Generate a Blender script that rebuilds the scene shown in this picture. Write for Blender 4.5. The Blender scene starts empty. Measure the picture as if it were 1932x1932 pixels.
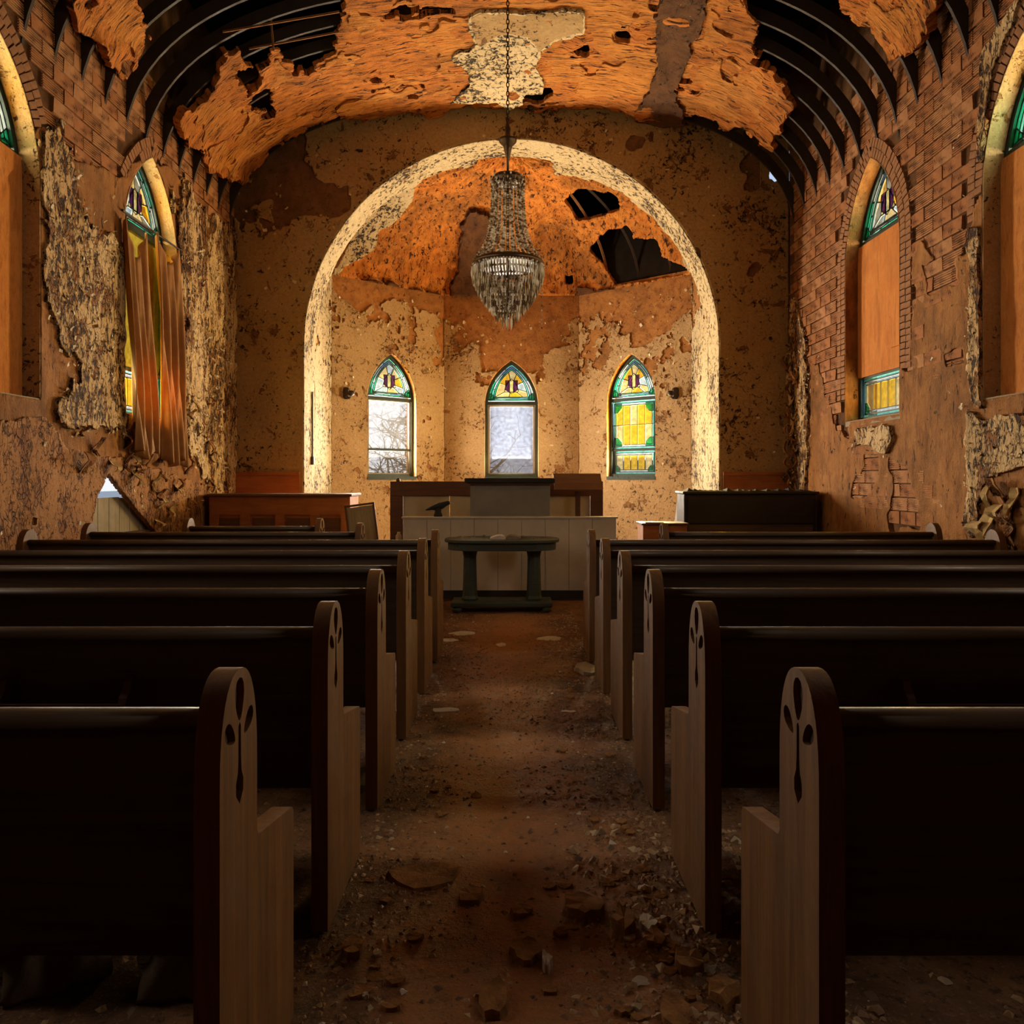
import bpy, math, random
import numpy as np
from mathutils import Vector, Matrix
from mathutils.geometry import tessellate_polygon

R = random.Random(7)
NPR = np.random.default_rng(11)
SC = bpy.context.scene
COL = SC.collection

# ------------------------------------------------------------------ camera
F, CX, CY, EYE = 1450.0, 965.0, 903.0, 1.37      # focal length / vanishing point in pixels, eye height
cam_d = bpy.data.cameras.new('camera')
cam = bpy.data.objects.new('camera', cam_d); COL.objects.link(cam)
cam.location = (0, 0, EYE); cam.rotation_euler = (math.pi/2, 0, 0)
cam_d.sensor_width = 36; cam_d.lens = F/1932*36
cam_d.shift_x = (966-CX)/1932; cam_d.shift_y = -(966-CY)/1932
cam_d.clip_start = .05
SC.camera = cam

# ------------------------------------------------------------------ world, light, exposure
SC.view_settings.view_transform = 'Standard'; SC.view_settings.look = 'None'
SC.view_settings.gamma = 1; SC.view_settings.use_curve_mapping = False
SC.view_settings.exposure = 0.18
SC.cycles.use_denoising = True
SC.cycles.max_bounces = 4; SC.cycles.diffuse_bounces = 3; SC.cycles.glossy_bounces = 2
SC.cycles.use_adaptive_sampling = True; SC.cycles.adaptive_threshold = .08; SC.cycles.adaptive_min_samples = 12
SC.cycles.time_limit = 1000
SC.cycles.transmission_bounces = 2; SC.cycles.transparent_max_bounces = 8
SC.cycles.caustics_reflective = False; SC.cycles.caustics_refractive = False
SC.cycles.sample_clamp_indirect = 6
W = bpy.data.worlds.new('overcast_sky'); SC.world = W; W.use_nodes = True
wn = W.node_tree.nodes; wl = W.node_tree.links
bg = wn['Background']
wg = wn.new('ShaderNodeTexCoord'); ws = wn.new('ShaderNodeSeparateXYZ'); wr = wn.new('ShaderNodeValToRGB')
wl.new(wg.outputs['Generated'], ws.inputs[0]); wl.new(ws.outputs['Z'], wr.inputs[0])
wr.color_ramp.elements[0].position = 0.0; wr.color_ramp.elements[0].color = (.92, .94, .97, 1)
wr.color_ramp.elements[1].position = .35; wr.color_ramp.elements[1].color = (.50, .62, .82, 1)
wl.new(wr.outputs[0], bg.inputs[0]); bg.inputs[1].default_value = 0.9

DAY = (1.0, .86, .66)
def day_light(name, pos, aim, w, h, power, color=DAY, spread=180):
    """overcast daylight falling in through one window opening"""
    l = bpy.data.lights.new(name, 'AREA'); l.shape = 'RECTANGLE'; l.size = w; l.size_y = h
    l.energy = power; l.color = color; l.spread = math.radians(spread)
    o = bpy.data.objects.new(name, l); COL.objects.link(o)
    o.location = pos
    o.rotation_euler = (Vector(aim)-Vector(pos)).to_track_quat('-Z', 'Y').to_euler()
    return o

# measured room (metres): nave half width, chancel wall, apse
WX, YB, YC = 4.05, -2.5, 11.2
ZS, ZR = 4.6, 2.15                     # vault springing and rise
ARC_R, ARC_S, ARC_T = 3.035, 3.29, .6  # chancel arch radius, springing, thickness
AP = [(-ARC_R, YC+ARC_T), (-ARC_R, 12.9), (-1.27, 14.4), (1.27, 14.4), (ARC_R, 12.9), (ARC_R, YC+ARC_T)]
WALL_T = .35
TOP = 7.35

P_APSE, P_SIDE, P_FILL = 720, 115, 95
_d = .17                                # lights stand just outside the panes
for nm, i, f in (('daylight_apse_left', 1, 1.0), ('daylight_apse_centre', 2, .9), ('daylight_apse_right', 3, 1.15)):
    a_, b_ = Vector((*AP[i], 0)), Vector((*AP[i+1], 0)); u_ = (b_-a_).normalized(); n_ = Vector((u_.y, -u_.x, 0))
    p_ = (a_+b_)/2-n_*_d+Vector((0, 0, 2.35))
    day_light(nm, p_, p_+n_+Vector((0, 0, .12)), .74, 1.7, P_APSE*f)
for s in (-1, 1):
    day_light('daylight_nave', (s*(WX+.26), 8.6, 4.42), (0, 8.6, 4.42), 1.0, .6, P_SIDE)
    day_light('daylight_nave', (s*(WX+.26), 5.9, 4.42), (0, 5.9, 4.42), 1.0, .6, P_SIDE)
    day_light('daylight_nave', (s*(WX+.26), 8.6, 2.3), (0, 8.6, 2.3), 1.1, .4, P_SIDE*(1.3 if s < 0 else .4))
    day_light('added_bay_fill', (s*(WX+.26), 3.2, 3.1), (0, 3.2, 3.1), 1.0, 2.0, P_FILL)  # added fill lamps behind unseen windows, brightening nave walls and boards

# ------------------------------------------------------------------ materials
class M:
    def __init__(s, name):
        s.m = bpy.data.materials.new(name); s.m.use_nodes = True
        s.nt = s.m.node_tree; s.n = s.nt.nodes; s.l = s.nt.links
        s.b = s.n['Principled BSDF']; s.tc = s.n.new('ShaderNodeTexCoord').outputs['Object']
    def vec(s, scale):
        mp = s.n.new('ShaderNodeMapping'); mp.inputs['Scale'].default_value = scale
        s.l.new(s.tc, mp.inputs[0]); return mp.outputs[0]
    def noise(s, scale, detail=4, rough=.55, vec=None, dist=0):
        t = s.n.new('ShaderNodeTexNoise'); t.inputs['Scale'].default_value = scale
        t.inputs['Detail'].default_value = detail; t.inputs['Roughness'].default_value = rough
        t.inputs['Distortion'].default_value = dist
        s.l.new(vec or s.tc, t.inputs['Vector']); return t.outputs['Fac']
    def vor(s, scale, feature='F1', vec=None):
        t = s.n.new('ShaderNodeTexVoronoi'); t.inputs['Scale'].default_value = scale; t.feature = feature
        s.l.new(vec or s.tc, t.inputs['Vector']); return t.outputs['Distance']
    def thr(s, f, a, b, lo=0, hi=1):
        t = s.n.new('ShaderNodeMapRange'); t.clamp = True
        s.l.new(f, t.inputs[0])
        for i, v in enumerate((a, b, lo, hi)): t.inputs[1+i].default_value = v
        return t.outputs[0]
    def math(s, op, a, b=None):
        t = s.n.new('ShaderNodeMath'); t.operation = op
        for i, v in enumerate((a, b)):
            if v is None: continue
            if isinstance(v, (int, float)): t.inputs[i].default_value = v
            else: s.l.new(v, t.inputs[i])
        return t.outputs[0]
    def mix(s, f, a, b):
        t = s.n.new('ShaderNodeMix'); t.data_type = 'RGBA'
        if isinstance(f, (int, float)): t.inputs[0].default_value = f
        else: s.l.new(f, t.inputs[0])
        for i, v in ((6, a), (7, b)):
            if isinstance(v, tuple): t.inputs[i].default_value = (*v, 1)
            else: s.l.new(v, t.inputs[i])
        return t.outputs[2]
    def bump(s, h, strength=.6, dist=.01, prev=None):
        t = s.n.new('ShaderNodeBump'); t.inputs['Strength'].default_value = strength; t.inputs['Distance'].default_value = dist
        s.l.new(h, t.inputs['Height'])
        if prev is not None: s.l.new(prev, t.inputs['Normal'])
        return t.outputs[0]
    def done(s, col, rough=.8, bump=None, spec=.3):
        if isinstance(col, tuple): s.b.inputs['Base Color'].default_value = (*col, 1)
        else: s.l.new(col, s.b.inputs['Base Color'])
        if isinstance(rough, (int, float)): s.b.inputs['Roughness'].default_value = rough
        else: s.l.new(rough, s.b.inputs['Roughness'])
        s.b.inputs['Specular IOR Level'].default_value = spec
        if bump is not None: s.l.new(bump, s.b.inputs['Normal'])
        return s.m

def flaky_paint(name, c1, c2, under, speck, peel=.56, dens=.62, sc=1.0, crack=0, st=None):
    """old distemper: mottled, peeled through to the coat beneath in blotches, mould specks, craze lines"""
    m = M(name)
    if st: m.tc = m.vec(st)
    big = m.noise(1.3*sc, 4, .6); mid = m.noise(6*sc, 6, .68, dist=.5); fine = m.noise(34*sc, 4, .7)
    col = m.mix(m.thr(big, .3, .7), c1, c2)
    col = m.mix(m.thr(fine, .35, .75, 0, .55), col, tuple(c*.5 for c in c2))
    pl = m.thr(m.math('ADD', m.math('MULTIPLY', mid, .75), m.math('MULTIPLY', big, .25)), peel, peel+.025)
    col = m.mix(pl, col, under)
    sp = m.thr(m.math('ADD', m.math('MULTIPLY', m.noise(21*sc, 4, .75, dist=.6), .7), m.math('MULTIPLY', big, .3)), dens, dens+.03)
    if crack:
        w = m.n.new('ShaderNodeVectorMath'); w.operation = 'ADD'
        t = m.n.new('ShaderNodeTexNoise'); t.inputs['Scale'].default_value = 6; t.inputs['Detail'].default_value = 3; m.l.new(m.tc, t.inputs['Vector'])
        k = m.n.new('ShaderNodeVectorMath'); k.operation = 'SCALE'; k.inputs['Scale'].default_value = .12; m.l.new(t.outputs['Color'], k.inputs[0])
        m.l.new(m.tc, w.inputs[0]); m.l.new(k.outputs[0], w.inputs[1])
        ck = m.thr(m.vor(crack, 'DISTANCE_TO_EDGE', w.outputs[0]), .02, .09, 1, 0)
        ck = m.math('MULTIPLY', ck, m.thr(mid, .46, .56))
        sp = m.math('MAXIMUM', sp, ck)
    col = m.mix(sp, col, speck)
    h = m.math('SUBTRACT', fine, m.math('ADD', m.math('MULTIPLY', pl, 1.6), m.math('MULTIPLY', sp, 1.2)))
    return m.done(col, .85, m.bump(h, .8, .016))

def scratch_coat(name, c1, c2, dark, fib=None, dens=.60, rel=.016, stain=.75):
    """brown undercoat plaster, combed and stained"""
    m = M(name)
    big = m.noise(1.1, 4, .62, dist=.6); mid = m.noise(5, 6, .68, dist=.4)
    v = m.vec(fib) if fib else None
    fb = m.noise(9, 5, .72, vec=v); fine = m.noise(48, 3, .7)
    col = m.mix(m.thr(mid, .3, .7), c1, c2)
    col = m.mix(m.thr(big, .46, .72, 0, stain), col, tuple(c*.34 for c in c1))
    col = m.mix(m.thr(fb, .48, .70, 0, .75), col, dark)
    sp = m.thr(m.noise(12, 5, .75, vec=v, dist=.8), dens, dens+.035)
    col = m.mix(sp, col, tuple(c*.35 for c in dark))
    h = m.math('ADD', m.math('ADD', fb, m.math('MULTIPLY', fine, .5)), m.math('SUBTRACT', m.math('MULTIPLY', mid, 1.0), m.math('MULTIPLY', sp, 1.0)))
    return m.done(col, .9, m.bump(h, .9, rel))

def wood(name, c1, c2, grain=(1, 1, .06), sc=14, rough=.5, spec=.4, dirt=.3):
    m = M(name)
    v = m.vec(grain)
    g = m.noise(sc, 7, .65, vec=v, dist=1.2); g2 = m.noise(sc*5, 4, .6, vec=v)
    col = m.mix(m.thr(g, .35, .68), c1, c2)
    col = m.mix(m.thr(g2, .5, .75, 0, .5), col, tuple(c*.5 for c in c1))
    d = m.noise(3.5, 6, .65)
    col = m.mix(m.thr(d, .5, .75, 0, dirt), col, (.05, .035, .025))
    return m.done(col, m.thr(d, .3, .7, rough-.1, rough+.25), m.bump(m.math('ADD', g, m.math('MULTIPLY', g2, .4)), .3, .004), spec)

def plain(name, col, rough=.6, var=.35, sc=9, spec=.35, metal=0, bump=.3):
    m = M(name)
    n = m.noise(sc, 6, .65)
    c = m.mix(m.thr(n, .3, .72), col, tuple(x*(1-var) for x in col))
    m.b.inputs['Metallic'].default_value = metal
    return m.done(c, rough, m.bump(m.noise(sc*6, 4, .6), bump, .004), spec)

CREAM, TAN = (.66, .50, .29), (.50, .33, .16)
MT = {}
MT['paint_soffit'] = flaky_paint('flaking_cream_arch_paint', (.53, .415, .235), (.46, .335, .165), (.24, .11, .035), (.03, .017, .01), .59, .535, .75)
MT['paint_apse'] = flaky_paint('flaking_buff_apse_paint', (.53, .35, .165), (.43, .255, .10), (.27, .115, .03), (.05, .024, .01), .575, .57, .9)
MT['paint_chancel'] = flaky_paint('flaking_buff_chancel_paint', (.50, .325, .14), (.40, .235, .085), (.19, .085, .026), (.03, .014, .007), .575, .57, .7)
MT['paint_wall'] = flaky_paint('crazed_white_wall_paint', (.78, .57, .31), (.54, .30, .10), (.30, .12, .03), (.04, .016, .008), .53, .52, 1.1, 26, (1, 1, .5))
MT['paint_low'] = flaky_paint('crazed_tan_wall_paint', (.44, .20, .06), (.34, .14, .038), (.25, .09, .022), (.07, .026, .009), .54, .555, 1.2, 20, (1, 1, .6))
MT['paint_ceiling'] = flaky_paint('flaking_cream_ceiling_paint', (.74, .58, .34), (.62, .45, .22), (.38, .20, .075), (.03, .018, .01), .63, .515, .7)
MT['scratch_wall'] = scratch_coat('brown_scratch_coat', (.38, .165, .046), (.28, .11, .027), (.10, .036, .01), (1, 1, .35), .61)
MT['scratch_apse'] = scratch_coat('ochre_scratch_coat', (.44, .195, .05), (.33, .125, .028), (.13, .05, .013), None, .63)
MT['scratch_ceiling'] = scratch_coat('orange_ceiling_undercoat', (.70, .25, .040), (.54, .16, .024), (.15, .042, .01), (.30, 2.4, .30), .555, .04, .85)
MT['coat_ceiling'] = scratch_coat('ochre_ceiling_coat', (.74, .30, .055), (.60, .21, .034), (.17, .05, .011), (.28, 3.4, .28), .565, .035, .6)
MT['scratch_dome'] = scratch_coat('orange_dome_undercoat', (.74, .28, .042), (.56, .16, .02), (.15, .045, .01), (1.4, 1, .6), .565, .045, .95)
MT['stain'] = scratch_coat('water_stained_undercoat', (.15, .062, .018), (.10, .038, .011), (.045, .016, .006), (1, .6, .6), .60, .03)
MT['masonry'] = plain('dark_mortar', (.16, .075, .032), .95, .6, 7, .1, 0, .8)
MT['masonry_plain'] = scratch_coat('aged_wall_body', (.26, .13, .05), (.2, .09, .03), (.08, .03, .012), None, .64)
MT['tile'] = scratch_coat('fired_clay_tile', (.40, .16, .055), (.32, .12, .04), (.13, .045, .016), None, .63)
MT['tile2'] = scratch_coat('pale_clay_tile', (.47, .22, .09), (.36, .155, .06), (.15, .055, .022), None, .64)
MT['brick'] = plain('dusty_brick', (.40, .19, .09), .9, .5, 14, .15, 0, .7)
MT['roof'] = plain('unlit_attic_deck', (.02, .014, .01), .95, .5, 5, .05)  # near-black colour stands in for the darkness of the attic
MT['rib'] = wood('blackened_rib_timber', (.05, .032, .02), (.032, .02, .013), (1, 1, 1), 18, .6, .35)
MT['lath'] = wood('weathered_lath', (.36, .17, .07), (.22, .10, .04), (.1, 1, 1), 20, .8, .1)
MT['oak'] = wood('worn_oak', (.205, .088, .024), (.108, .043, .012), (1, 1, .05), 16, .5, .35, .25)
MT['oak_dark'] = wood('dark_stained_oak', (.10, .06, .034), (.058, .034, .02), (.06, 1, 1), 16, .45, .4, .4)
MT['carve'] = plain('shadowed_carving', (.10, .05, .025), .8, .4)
MT['plywood'] = scratch_coat('orange_plywood', (.70, .27, .06), (.58, .19, .036), (.34, .10, .02), (1, 1.6, .22), .70, .006, .3)
MT['osb'] = scratch_coat('strand_board', (.80, .32, .075), (.68, .23, .048), (.40, .12, .025), (1, 2.5, .6), .69, .008, .3)
MT['plank'] = wood('grey_weathered_plank', (.40, .33, .23), (.28, .22, .14), (1, 1, .05), 22, .85, .1)
MT['frame'] = plain('dark_green_window_paint', (.035, .05, .032), .6, .4, 12)
MT['lead'] = plain('lead_came', (.02, .022, .024), .5, .3, 20)
MT['white_panel'] = plain('dingy_cream_panel', (.64, .53, .38), .7, .3, 2.2, .2)
MT['grey_panel'] = plain('dull_grey_panel', (.27, .235, .185), .65, .3, 2.2, .3)
MT['mahogany'] = wood('mahogany_veneer', (.15, .06, .028), (.09, .034, .016), (.08, 1, 1), 12, .4, .45)
MT['walnut'] = wood('orange_brown_veneer', (.42, .145, .04), (.30, .09, .024), (.08, 1, 1), 12, .45, .4)
MT['black_wood'] = wood('black_piano_lacquer', (.025, .02, .016), (.015, .012, .01), (.1, 1, 1), 10, .4, .4, .2)
MT['table'] = wood('green_black_oak', (.055, .064, .04), (.035, .042, .026), (.1, 1, 1), 13, .5, .4)
MT['dust'] = plain('dusty_litter', (.32, .25, .16), .95, .5, 18, .1, 0, .8)
MT['paper'] = plain('stained_paper', (.62, .52, .42), .9, .3, 10, .1)
MT['iron'] = plain('rusty_iron', (.06, .038, .025), .55, .5, 30, .5, .6)
MT['bronze'] = plain('tarnished_bronze', (.16, .09, .045), .4, .5, 20, .5, .8)
MT['crow'] = plain('black_cloth', (.02, .018, .016), .8, .3)
MT['sack'] = plain('dirty_canvas', (.17, .12, .075), .95, .6, 5, .1, 0, .8)
MT['snow'] = plain('pale_winter_ground', (.62, .62, .60), .9, .35, 1.5)
MT['bark'] = plain('bare_bark', (.05, .042, .035), .9, .4, 12)
MT['pipe'] = plain('grey_conduit', (.10, .07, .045), .6, .4)

def crystal():
    m = M('sparkle_toned_crystal')
    g = m.n.new('ShaderNodeNewGeometry'); r = m.n.new('ShaderNodeValToRGB'); oi = m.n.new('ShaderNodeObjectInfo')
    m.l.new(m.math('FRACT', m.math('ADD', g.outputs['Random Per Island'], m.math('MULTIPLY', oi.outputs['Random'], 7.31))), r.inputs[0])
    e = r.color_ramp.elements; r.color_ramp.interpolation = 'CONSTANT'
    e[0].color = (.12, .08, .05, 1); e[1].color = (1.0, .95, .86, 1); e[1].position = .70  # pale bead tones imitate sparkle, dark ones the gaps between
    for p, c in ((.28, (.34, .26, .17)), (.50, (.66, .56, .42))):
        x = e.new(p); x.color = (*c, 1)
    return m.done(r.outputs[0], .08, None, 1.0)
MT['crystal'] = crystal()
MT['peel'] = plain('peeling_ochre_skin', (.62, .42, .18), .9, .5, 14, .15, 0, .6)

def glass(name, tint, clear=.9, milky=0.0):
    m = M(name); nt = m.nt
    out = m.n['Material Output']
    tr = m.n.new('ShaderNodeBsdfTransparent'); gl = m.n.new('ShaderNodeBsdfGlossy'); df = m.n.new('ShaderNodeBsdfDiffuse')
    n = m.noise(14, 5, .6)
    c = m.mix(m.thr(n, .3, .75), tint, tuple(x*.72 for x in tint))
    m.l.new(c, tr.inputs[0]); m.l.new(c, df.inputs[0])
    gl.inputs['Roughness'].default_value = .15; gl.inputs[0].default_value = (.6, .6, .6, 1)
    a = m.n.new('ShaderNodeMixShader'); a.inputs[0].default_value = 1-clear
    m.l.new(tr.outputs[0], a.inputs[1]); m.l.new(df.outputs[0], a.inputs[2])
    b = m.n.new('ShaderNodeMixShader'); b.inputs[0].default_value = .04
    m.l.new(a.outputs[0], b.inputs[1]); m.l.new(gl.outputs[0], b.inputs[2])
    m.l.new(b.outputs[0], out.inputs[0]); m.n.remove(m.b)
    return m.m
GL = {'g': glass('sea_green_glass', (.16, .66, .48)), 'w': glass('opal_white_glass', (.80, .86, .84)),
      'y': glass('amber_yellow_glass', (.97, .76, .20)), 'p': glass('violet_glass', (.34, .16, .52)),
      't': glass('pale_teal_glass', (.46, .84, .76)), 'c': glass('pale_straw_glass', (.95, .84, .55)),
      'r': glass('ruby_glass', (.65, .12, .10)), 'b': glass('pale_blue_glass', (.42, .62, .80)),
      'clear': glass('dusty_clear_glass', (.97, .98, 1.0), .93), 'frost': glass('misted_grey_glass', (.62, .66, .74), .80)}

def curtain_mat():
    m = M('brown_curtain_cloth'); out = m.n['Material Output']
    n = m.noise(6, 5, .6)
    c = m.mix(m.thr(n, .3, .7), (.44, .23, .085), (.30, .14, .045))
    tl = m.n.new('ShaderNodeBsdfTranslucent'); m.l.new(m.mix(0.0, (.85, .42, .06), (.85, .42, .06)), tl.inputs[0])
    mx = m.n.new('ShaderNodeMixShader'); mx.inputs[0].default_value = .16
    m.done(c, .8)
    m.l.new(m.b.outputs[0], mx.inputs[1]); m.l.new(tl.outputs[0], mx.inputs[2]); m.l.new(mx.outputs[0], out.inputs[0])
    return m.m
MT['curtain'] = curtain_mat()

def floor_mat():
    m = M('dirt_trodden_floor')
    big = m.noise(1.6, 6, .65, dist=.6); mid = m.noise(9, 7, .7); fine = m.noise(60, 6, .7)
    c = m.mix(m.thr(mid, .3, .7), (.30, .135, .05), (.18, .075, .028))
    c = m.mix(m.thr(big, .42, .68, 0, .8), c, (.07, .032, .014))
    c = m.mix(m.thr(fine, .56, .68, 0, .7), c, (.40, .22, .10))
    c = m.mix(m.thr(m.noise(28, 5, .75), .54, .62, 0, .8), c, (.05, .024, .011))
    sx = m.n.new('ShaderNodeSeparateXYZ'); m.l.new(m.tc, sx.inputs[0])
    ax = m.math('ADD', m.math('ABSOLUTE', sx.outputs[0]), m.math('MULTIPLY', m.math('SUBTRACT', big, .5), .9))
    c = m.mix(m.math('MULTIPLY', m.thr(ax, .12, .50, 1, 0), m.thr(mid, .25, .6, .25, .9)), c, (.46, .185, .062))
    h = m.math('ADD', m.math('MULTIPLY', mid, 1.2), fine)
    return m.done(c, m.thr(mid, .3, .7, .6, .95), m.bump(h, .9, .02), .25)
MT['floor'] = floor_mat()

def rubble_mat():
    m = M('mixed_rubble')
    g = m.n.new('ShaderNodeNewGeometry'); r = m.n.new('ShaderNodeValToRGB')
    m.l.new(g.outputs['Random Per Island'], r.inputs[0])
    e = r.color_ramp.elements; r.color_ramp.interpolation = 'CONSTANT'
    e[0].color = (.22, .11, .05, 1); e[1].color = (.62, .52, .42, 1); e[1].position = .985
    for p, c in ((.3, (.30, .17, .08)), (.5, (.13, .07, .035)), (.7, (.38, .23, .11)), (.92, (.44, .30, .17))):
        x = e.new(p); x.color = (*c, 1)
    return m.done(r.outputs[0], .75, m.bump(m.noise(50, 4), .5, .006), .35)
MT['rubble'] = rubble_mat()
def flake_mat():
    m = M('curled_paint_flakes')
    g = m.n.new('ShaderNodeNewGeometry'); r = m.n.new('ShaderNodeValToRGB')
    m.l.new(g.outputs['Random Per Island'], r.inputs[0])
    e = r.color_ramp.elements; r.color_ramp.interpolation = 'CONSTANT'
    e[0].color = (.62, .48, .28, 1); e[1].color = (.75, .64, .46, 1); e[1].position = .75
    for p, c in ((.3, (.45, .27, .11)), (.5, (.28, .14, .05)), (.62, (.55, .40, .22))):
        x = e.new(p); x.color = (*c, 1)
    return m.done(r.outputs[0], .85, None, .2)
MT['flakes'] = flake_mat()

# ------------------------------------------------------------------ object helpers
def tag(o, label=None, cat=None, group=None, kind=None):
    if label: o['label'] = label
    if cat: o['category'] = cat
    if group: o['group'] = group
    if kind: o['kind'] = kind
    return o
def link_mesh(name, me, mat=None, parent=None):
    o = bpy.data.objects.new(name, me); COL.objects.link(o)
    if mat is not None and not me.materials: me.materials.append(mat)
    if parent is not None: o.parent = parent
    return o
def empty(name, loc=(0, 0, 0), rz=0):
    o = bpy.data.objects.new(name, None); COL.objects.link(o); o.location = loc; o.rotation_euler = (0, 0, rz)
    o.empty_display_size = .1
    return o
def copy_tree(o, parent=None):
    c = o.copy(); COL.objects.link(c)
    if parent is not None: c.parent = parent
    for ch in list(o.children): copy_tree(ch, c)
    return c

class MB:
    def __init__(s): s.v = []; s.f = []
    def add(s, vs, fs):
        k = len(s.v); s.v += [tuple(v) for v in vs]; s.f += [tuple(i+k for i in f) for f in fs]; return s
    def box(s, x0, x1, y0, y1, z0, z1):
        vs = [(x, y, z) for z in (z0, z1) for y in (y0, y1) for x in (x0, x1)]
        return s.add(vs, [(0, 2, 3, 1), (4, 5, 7, 6), (0, 1, 5, 4), (2, 6, 7, 3), (0, 4, 6, 2), (1, 3, 7, 5)])
    def obox(s, c, ax, ay, az):
        """box from centre and three half-extent vectors"""
        c, ax, ay, az = map(Vector, (c, ax, ay, az))
        vs = [c+ax*i+ay*j+az*k for k in (-1, 1) for j in (-1, 1) for i in (-1, 1)]
        return s.add(vs, [(0, 2, 3, 1), (4, 5, 7, 6), (0, 1, 5, 4), (2, 6, 7, 3), (0, 4, 6, 2), (1, 3, 7, 5)])
    def bar(s, a, b, w, h, up=(0, 0, 1)):
        a, b = Vector(a), Vector(b); d = (b-a); L = d.length
        if L < 1e-6: return s
        d /= L; side = d.cross(Vector(up))
        if side.length < 1e-4: side = d.cross(Vector((1, 0, 0)))
        side.normalize(); u = side.cross(d)
        return s.obox((a+b)/2, d*L/2, side*w/2, u*h/2)
    def tube(s, pts, rad, n=8, cap=True, closed=False):
        pts = [Vector(p) for p in pts]; k0 = len(s.v); m = len(pts)
        rads = rad if isinstance(rad, (list, tuple)) else [rad]*m
        prev = None
        for i, p in enumerate(pts):
            if closed: d = pts[(i+1) % m]-pts[i-1]
            else: d = pts[min(i+1, m-1)]-pts[max(i-1, 0)]
            d.normalize()
            if prev is None:
                a = d.cross(Vector((0, 0, 1)))
                if a.length < .1: a = d.cross(Vector((1, 0, 0)))
            else: a = prev-d*prev.dot(d)
            a.normalize(); prev = a; b = d.cross(a)
            for j in range(n):
                t = 2*math.pi*j/n
                s.v.append(tuple(p+(a*math.cos(t)+b*math.sin(t))*rads[i]))
        for i in range(m if closed else m-1):
            i2 = (i+1) % m
            for j in range(n):
                j2 = (j+1) % n
                s.f.append((k0+i*n+j, k0+i*n+j2, k0+i2*n+j2, k0+i2*n+j))
        if cap and not closed:
            s.f.append(tuple(k0+j for j in reversed(range(n)))); s.f.append(tuple(k0+(m-1)*n+j for j in range(n)))
        return s
    def lathe(s, prof, n=24, c=(0, 0, 0)):
        k0 = len(s.v)
        for r, z in prof:
            for j in range(n):
                t = 2*math.pi*j/n; s.v.append((c[0]+r*math.cos(t), c[1]+r*math.sin(t), c[2]+z))
        for i in range(len(prof)-1):
            for j in range(n):
                j2 = (j+1) % n; s.f.append((k0+i*n+j, k0+i*n+j2, k0+(i+1)*n+j2, k0+(i+1)*n+j))
        s.f.append(tuple(k0+j for j in reversed(range(n)))); s.f.append(tuple(k0+(len(prof)-1)*n+j for j in range(n)))
        return s
    def octa(s, c, rx, rz):
        x, y, z = c
        return s.add([(x+rx, y, z), (x, y+rx, z), (x-rx, y, z), (x, y-rx, z), (x, y, z+rz), (x, y, z-rz)],
                     [(0, 1, 4), (1, 2, 4), (2, 3, 4), (3, 0, 4), (1, 0, 5), (2, 1, 5), (3, 2, 5), (0, 3, 5)])
    def prism(s, poly, fn, h0, h1):
        """2-D polygon mapped by fn(a, b, h) and extruded from h0 to h1"""
        n = len(poly)
        vs = [fn(a, b, h0) for a, b in poly]+[fn(a, b, h1) for a, b in poly]
        tr = tessellate_polygon([[Vector((a, b, 0)) for a, b in poly]])
        fs = [tuple(t) for t in tr]+[tuple(i+n for i in reversed(t)) for t in tr]
        fs += [(i, (i+1) % n, (i+1) % n+n, i+n) for i in range(n)]
        return s.add(vs, fs)
    def mesh(s, name, smooth=False):
        me = bpy.data.meshes.new(name); me.from_pydata(s.v, [], s.f); me.validate()
        import bmesh
        bm = bmesh.new(); bm.from_mesh(me); bmesh.ops.recalc_face_normals(bm, faces=bm.faces); bm.to_mesh(me); bm.free()
        if smooth: me.polygons.foreach_set('use_smooth', [True]*len(me.polygons))
        return me
    def build(s, name, mat, parent=None, smooth=False, bevel=0):
        o = link_mesh(name, s.mesh(name, smooth), mat, parent)
        if bevel:
            b = o.modifiers.new('bevel', 'BEVEL'); b.width = bevel; b.segments = 2; b.limit_method = 'ANGLE'
        return o

# ------------------------------------------------------------------ noise, fields and ragged sheets
def _hash(ix, iy, seed):
    h = (ix.astype(np.int64)*374761393 + iy.astype(np.int64)*668265263 + seed*1442695041) & 0xffffffff
    h = ((h ^ (h >> 13))*1274126177) & 0xffffffff
    return ((h ^ (h >> 16)) & 0xffff)/65535.0
def vnoise(x, y, seed=0):
    xi, yi = np.floor(x), np.floor(y); fx, fy = x-xi, y-yi
    fx = fx*fx*(3-2*fx); fy = fy*fy*(3-2*fy)
    a, b = _hash(xi, yi, seed), _hash(xi+1, yi, seed); c, d = _hash(xi, yi+1, seed), _hash(xi+1, yi+1, seed)
    return (a*(1-fx)+b*fx)*(1-fy)+(c*(1-fx)+d*fx)*fy
def fbm(x, y, sc, octs=4, seed=0, gain=.55):
    t = 0; a = 1; tot = 0
    for k in range(octs):
        t = t+a*vnoise(x*sc, y*sc, seed+k*17); tot += a; a *= gain; sc *= 2.03
    return t/tot*2-1
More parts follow.
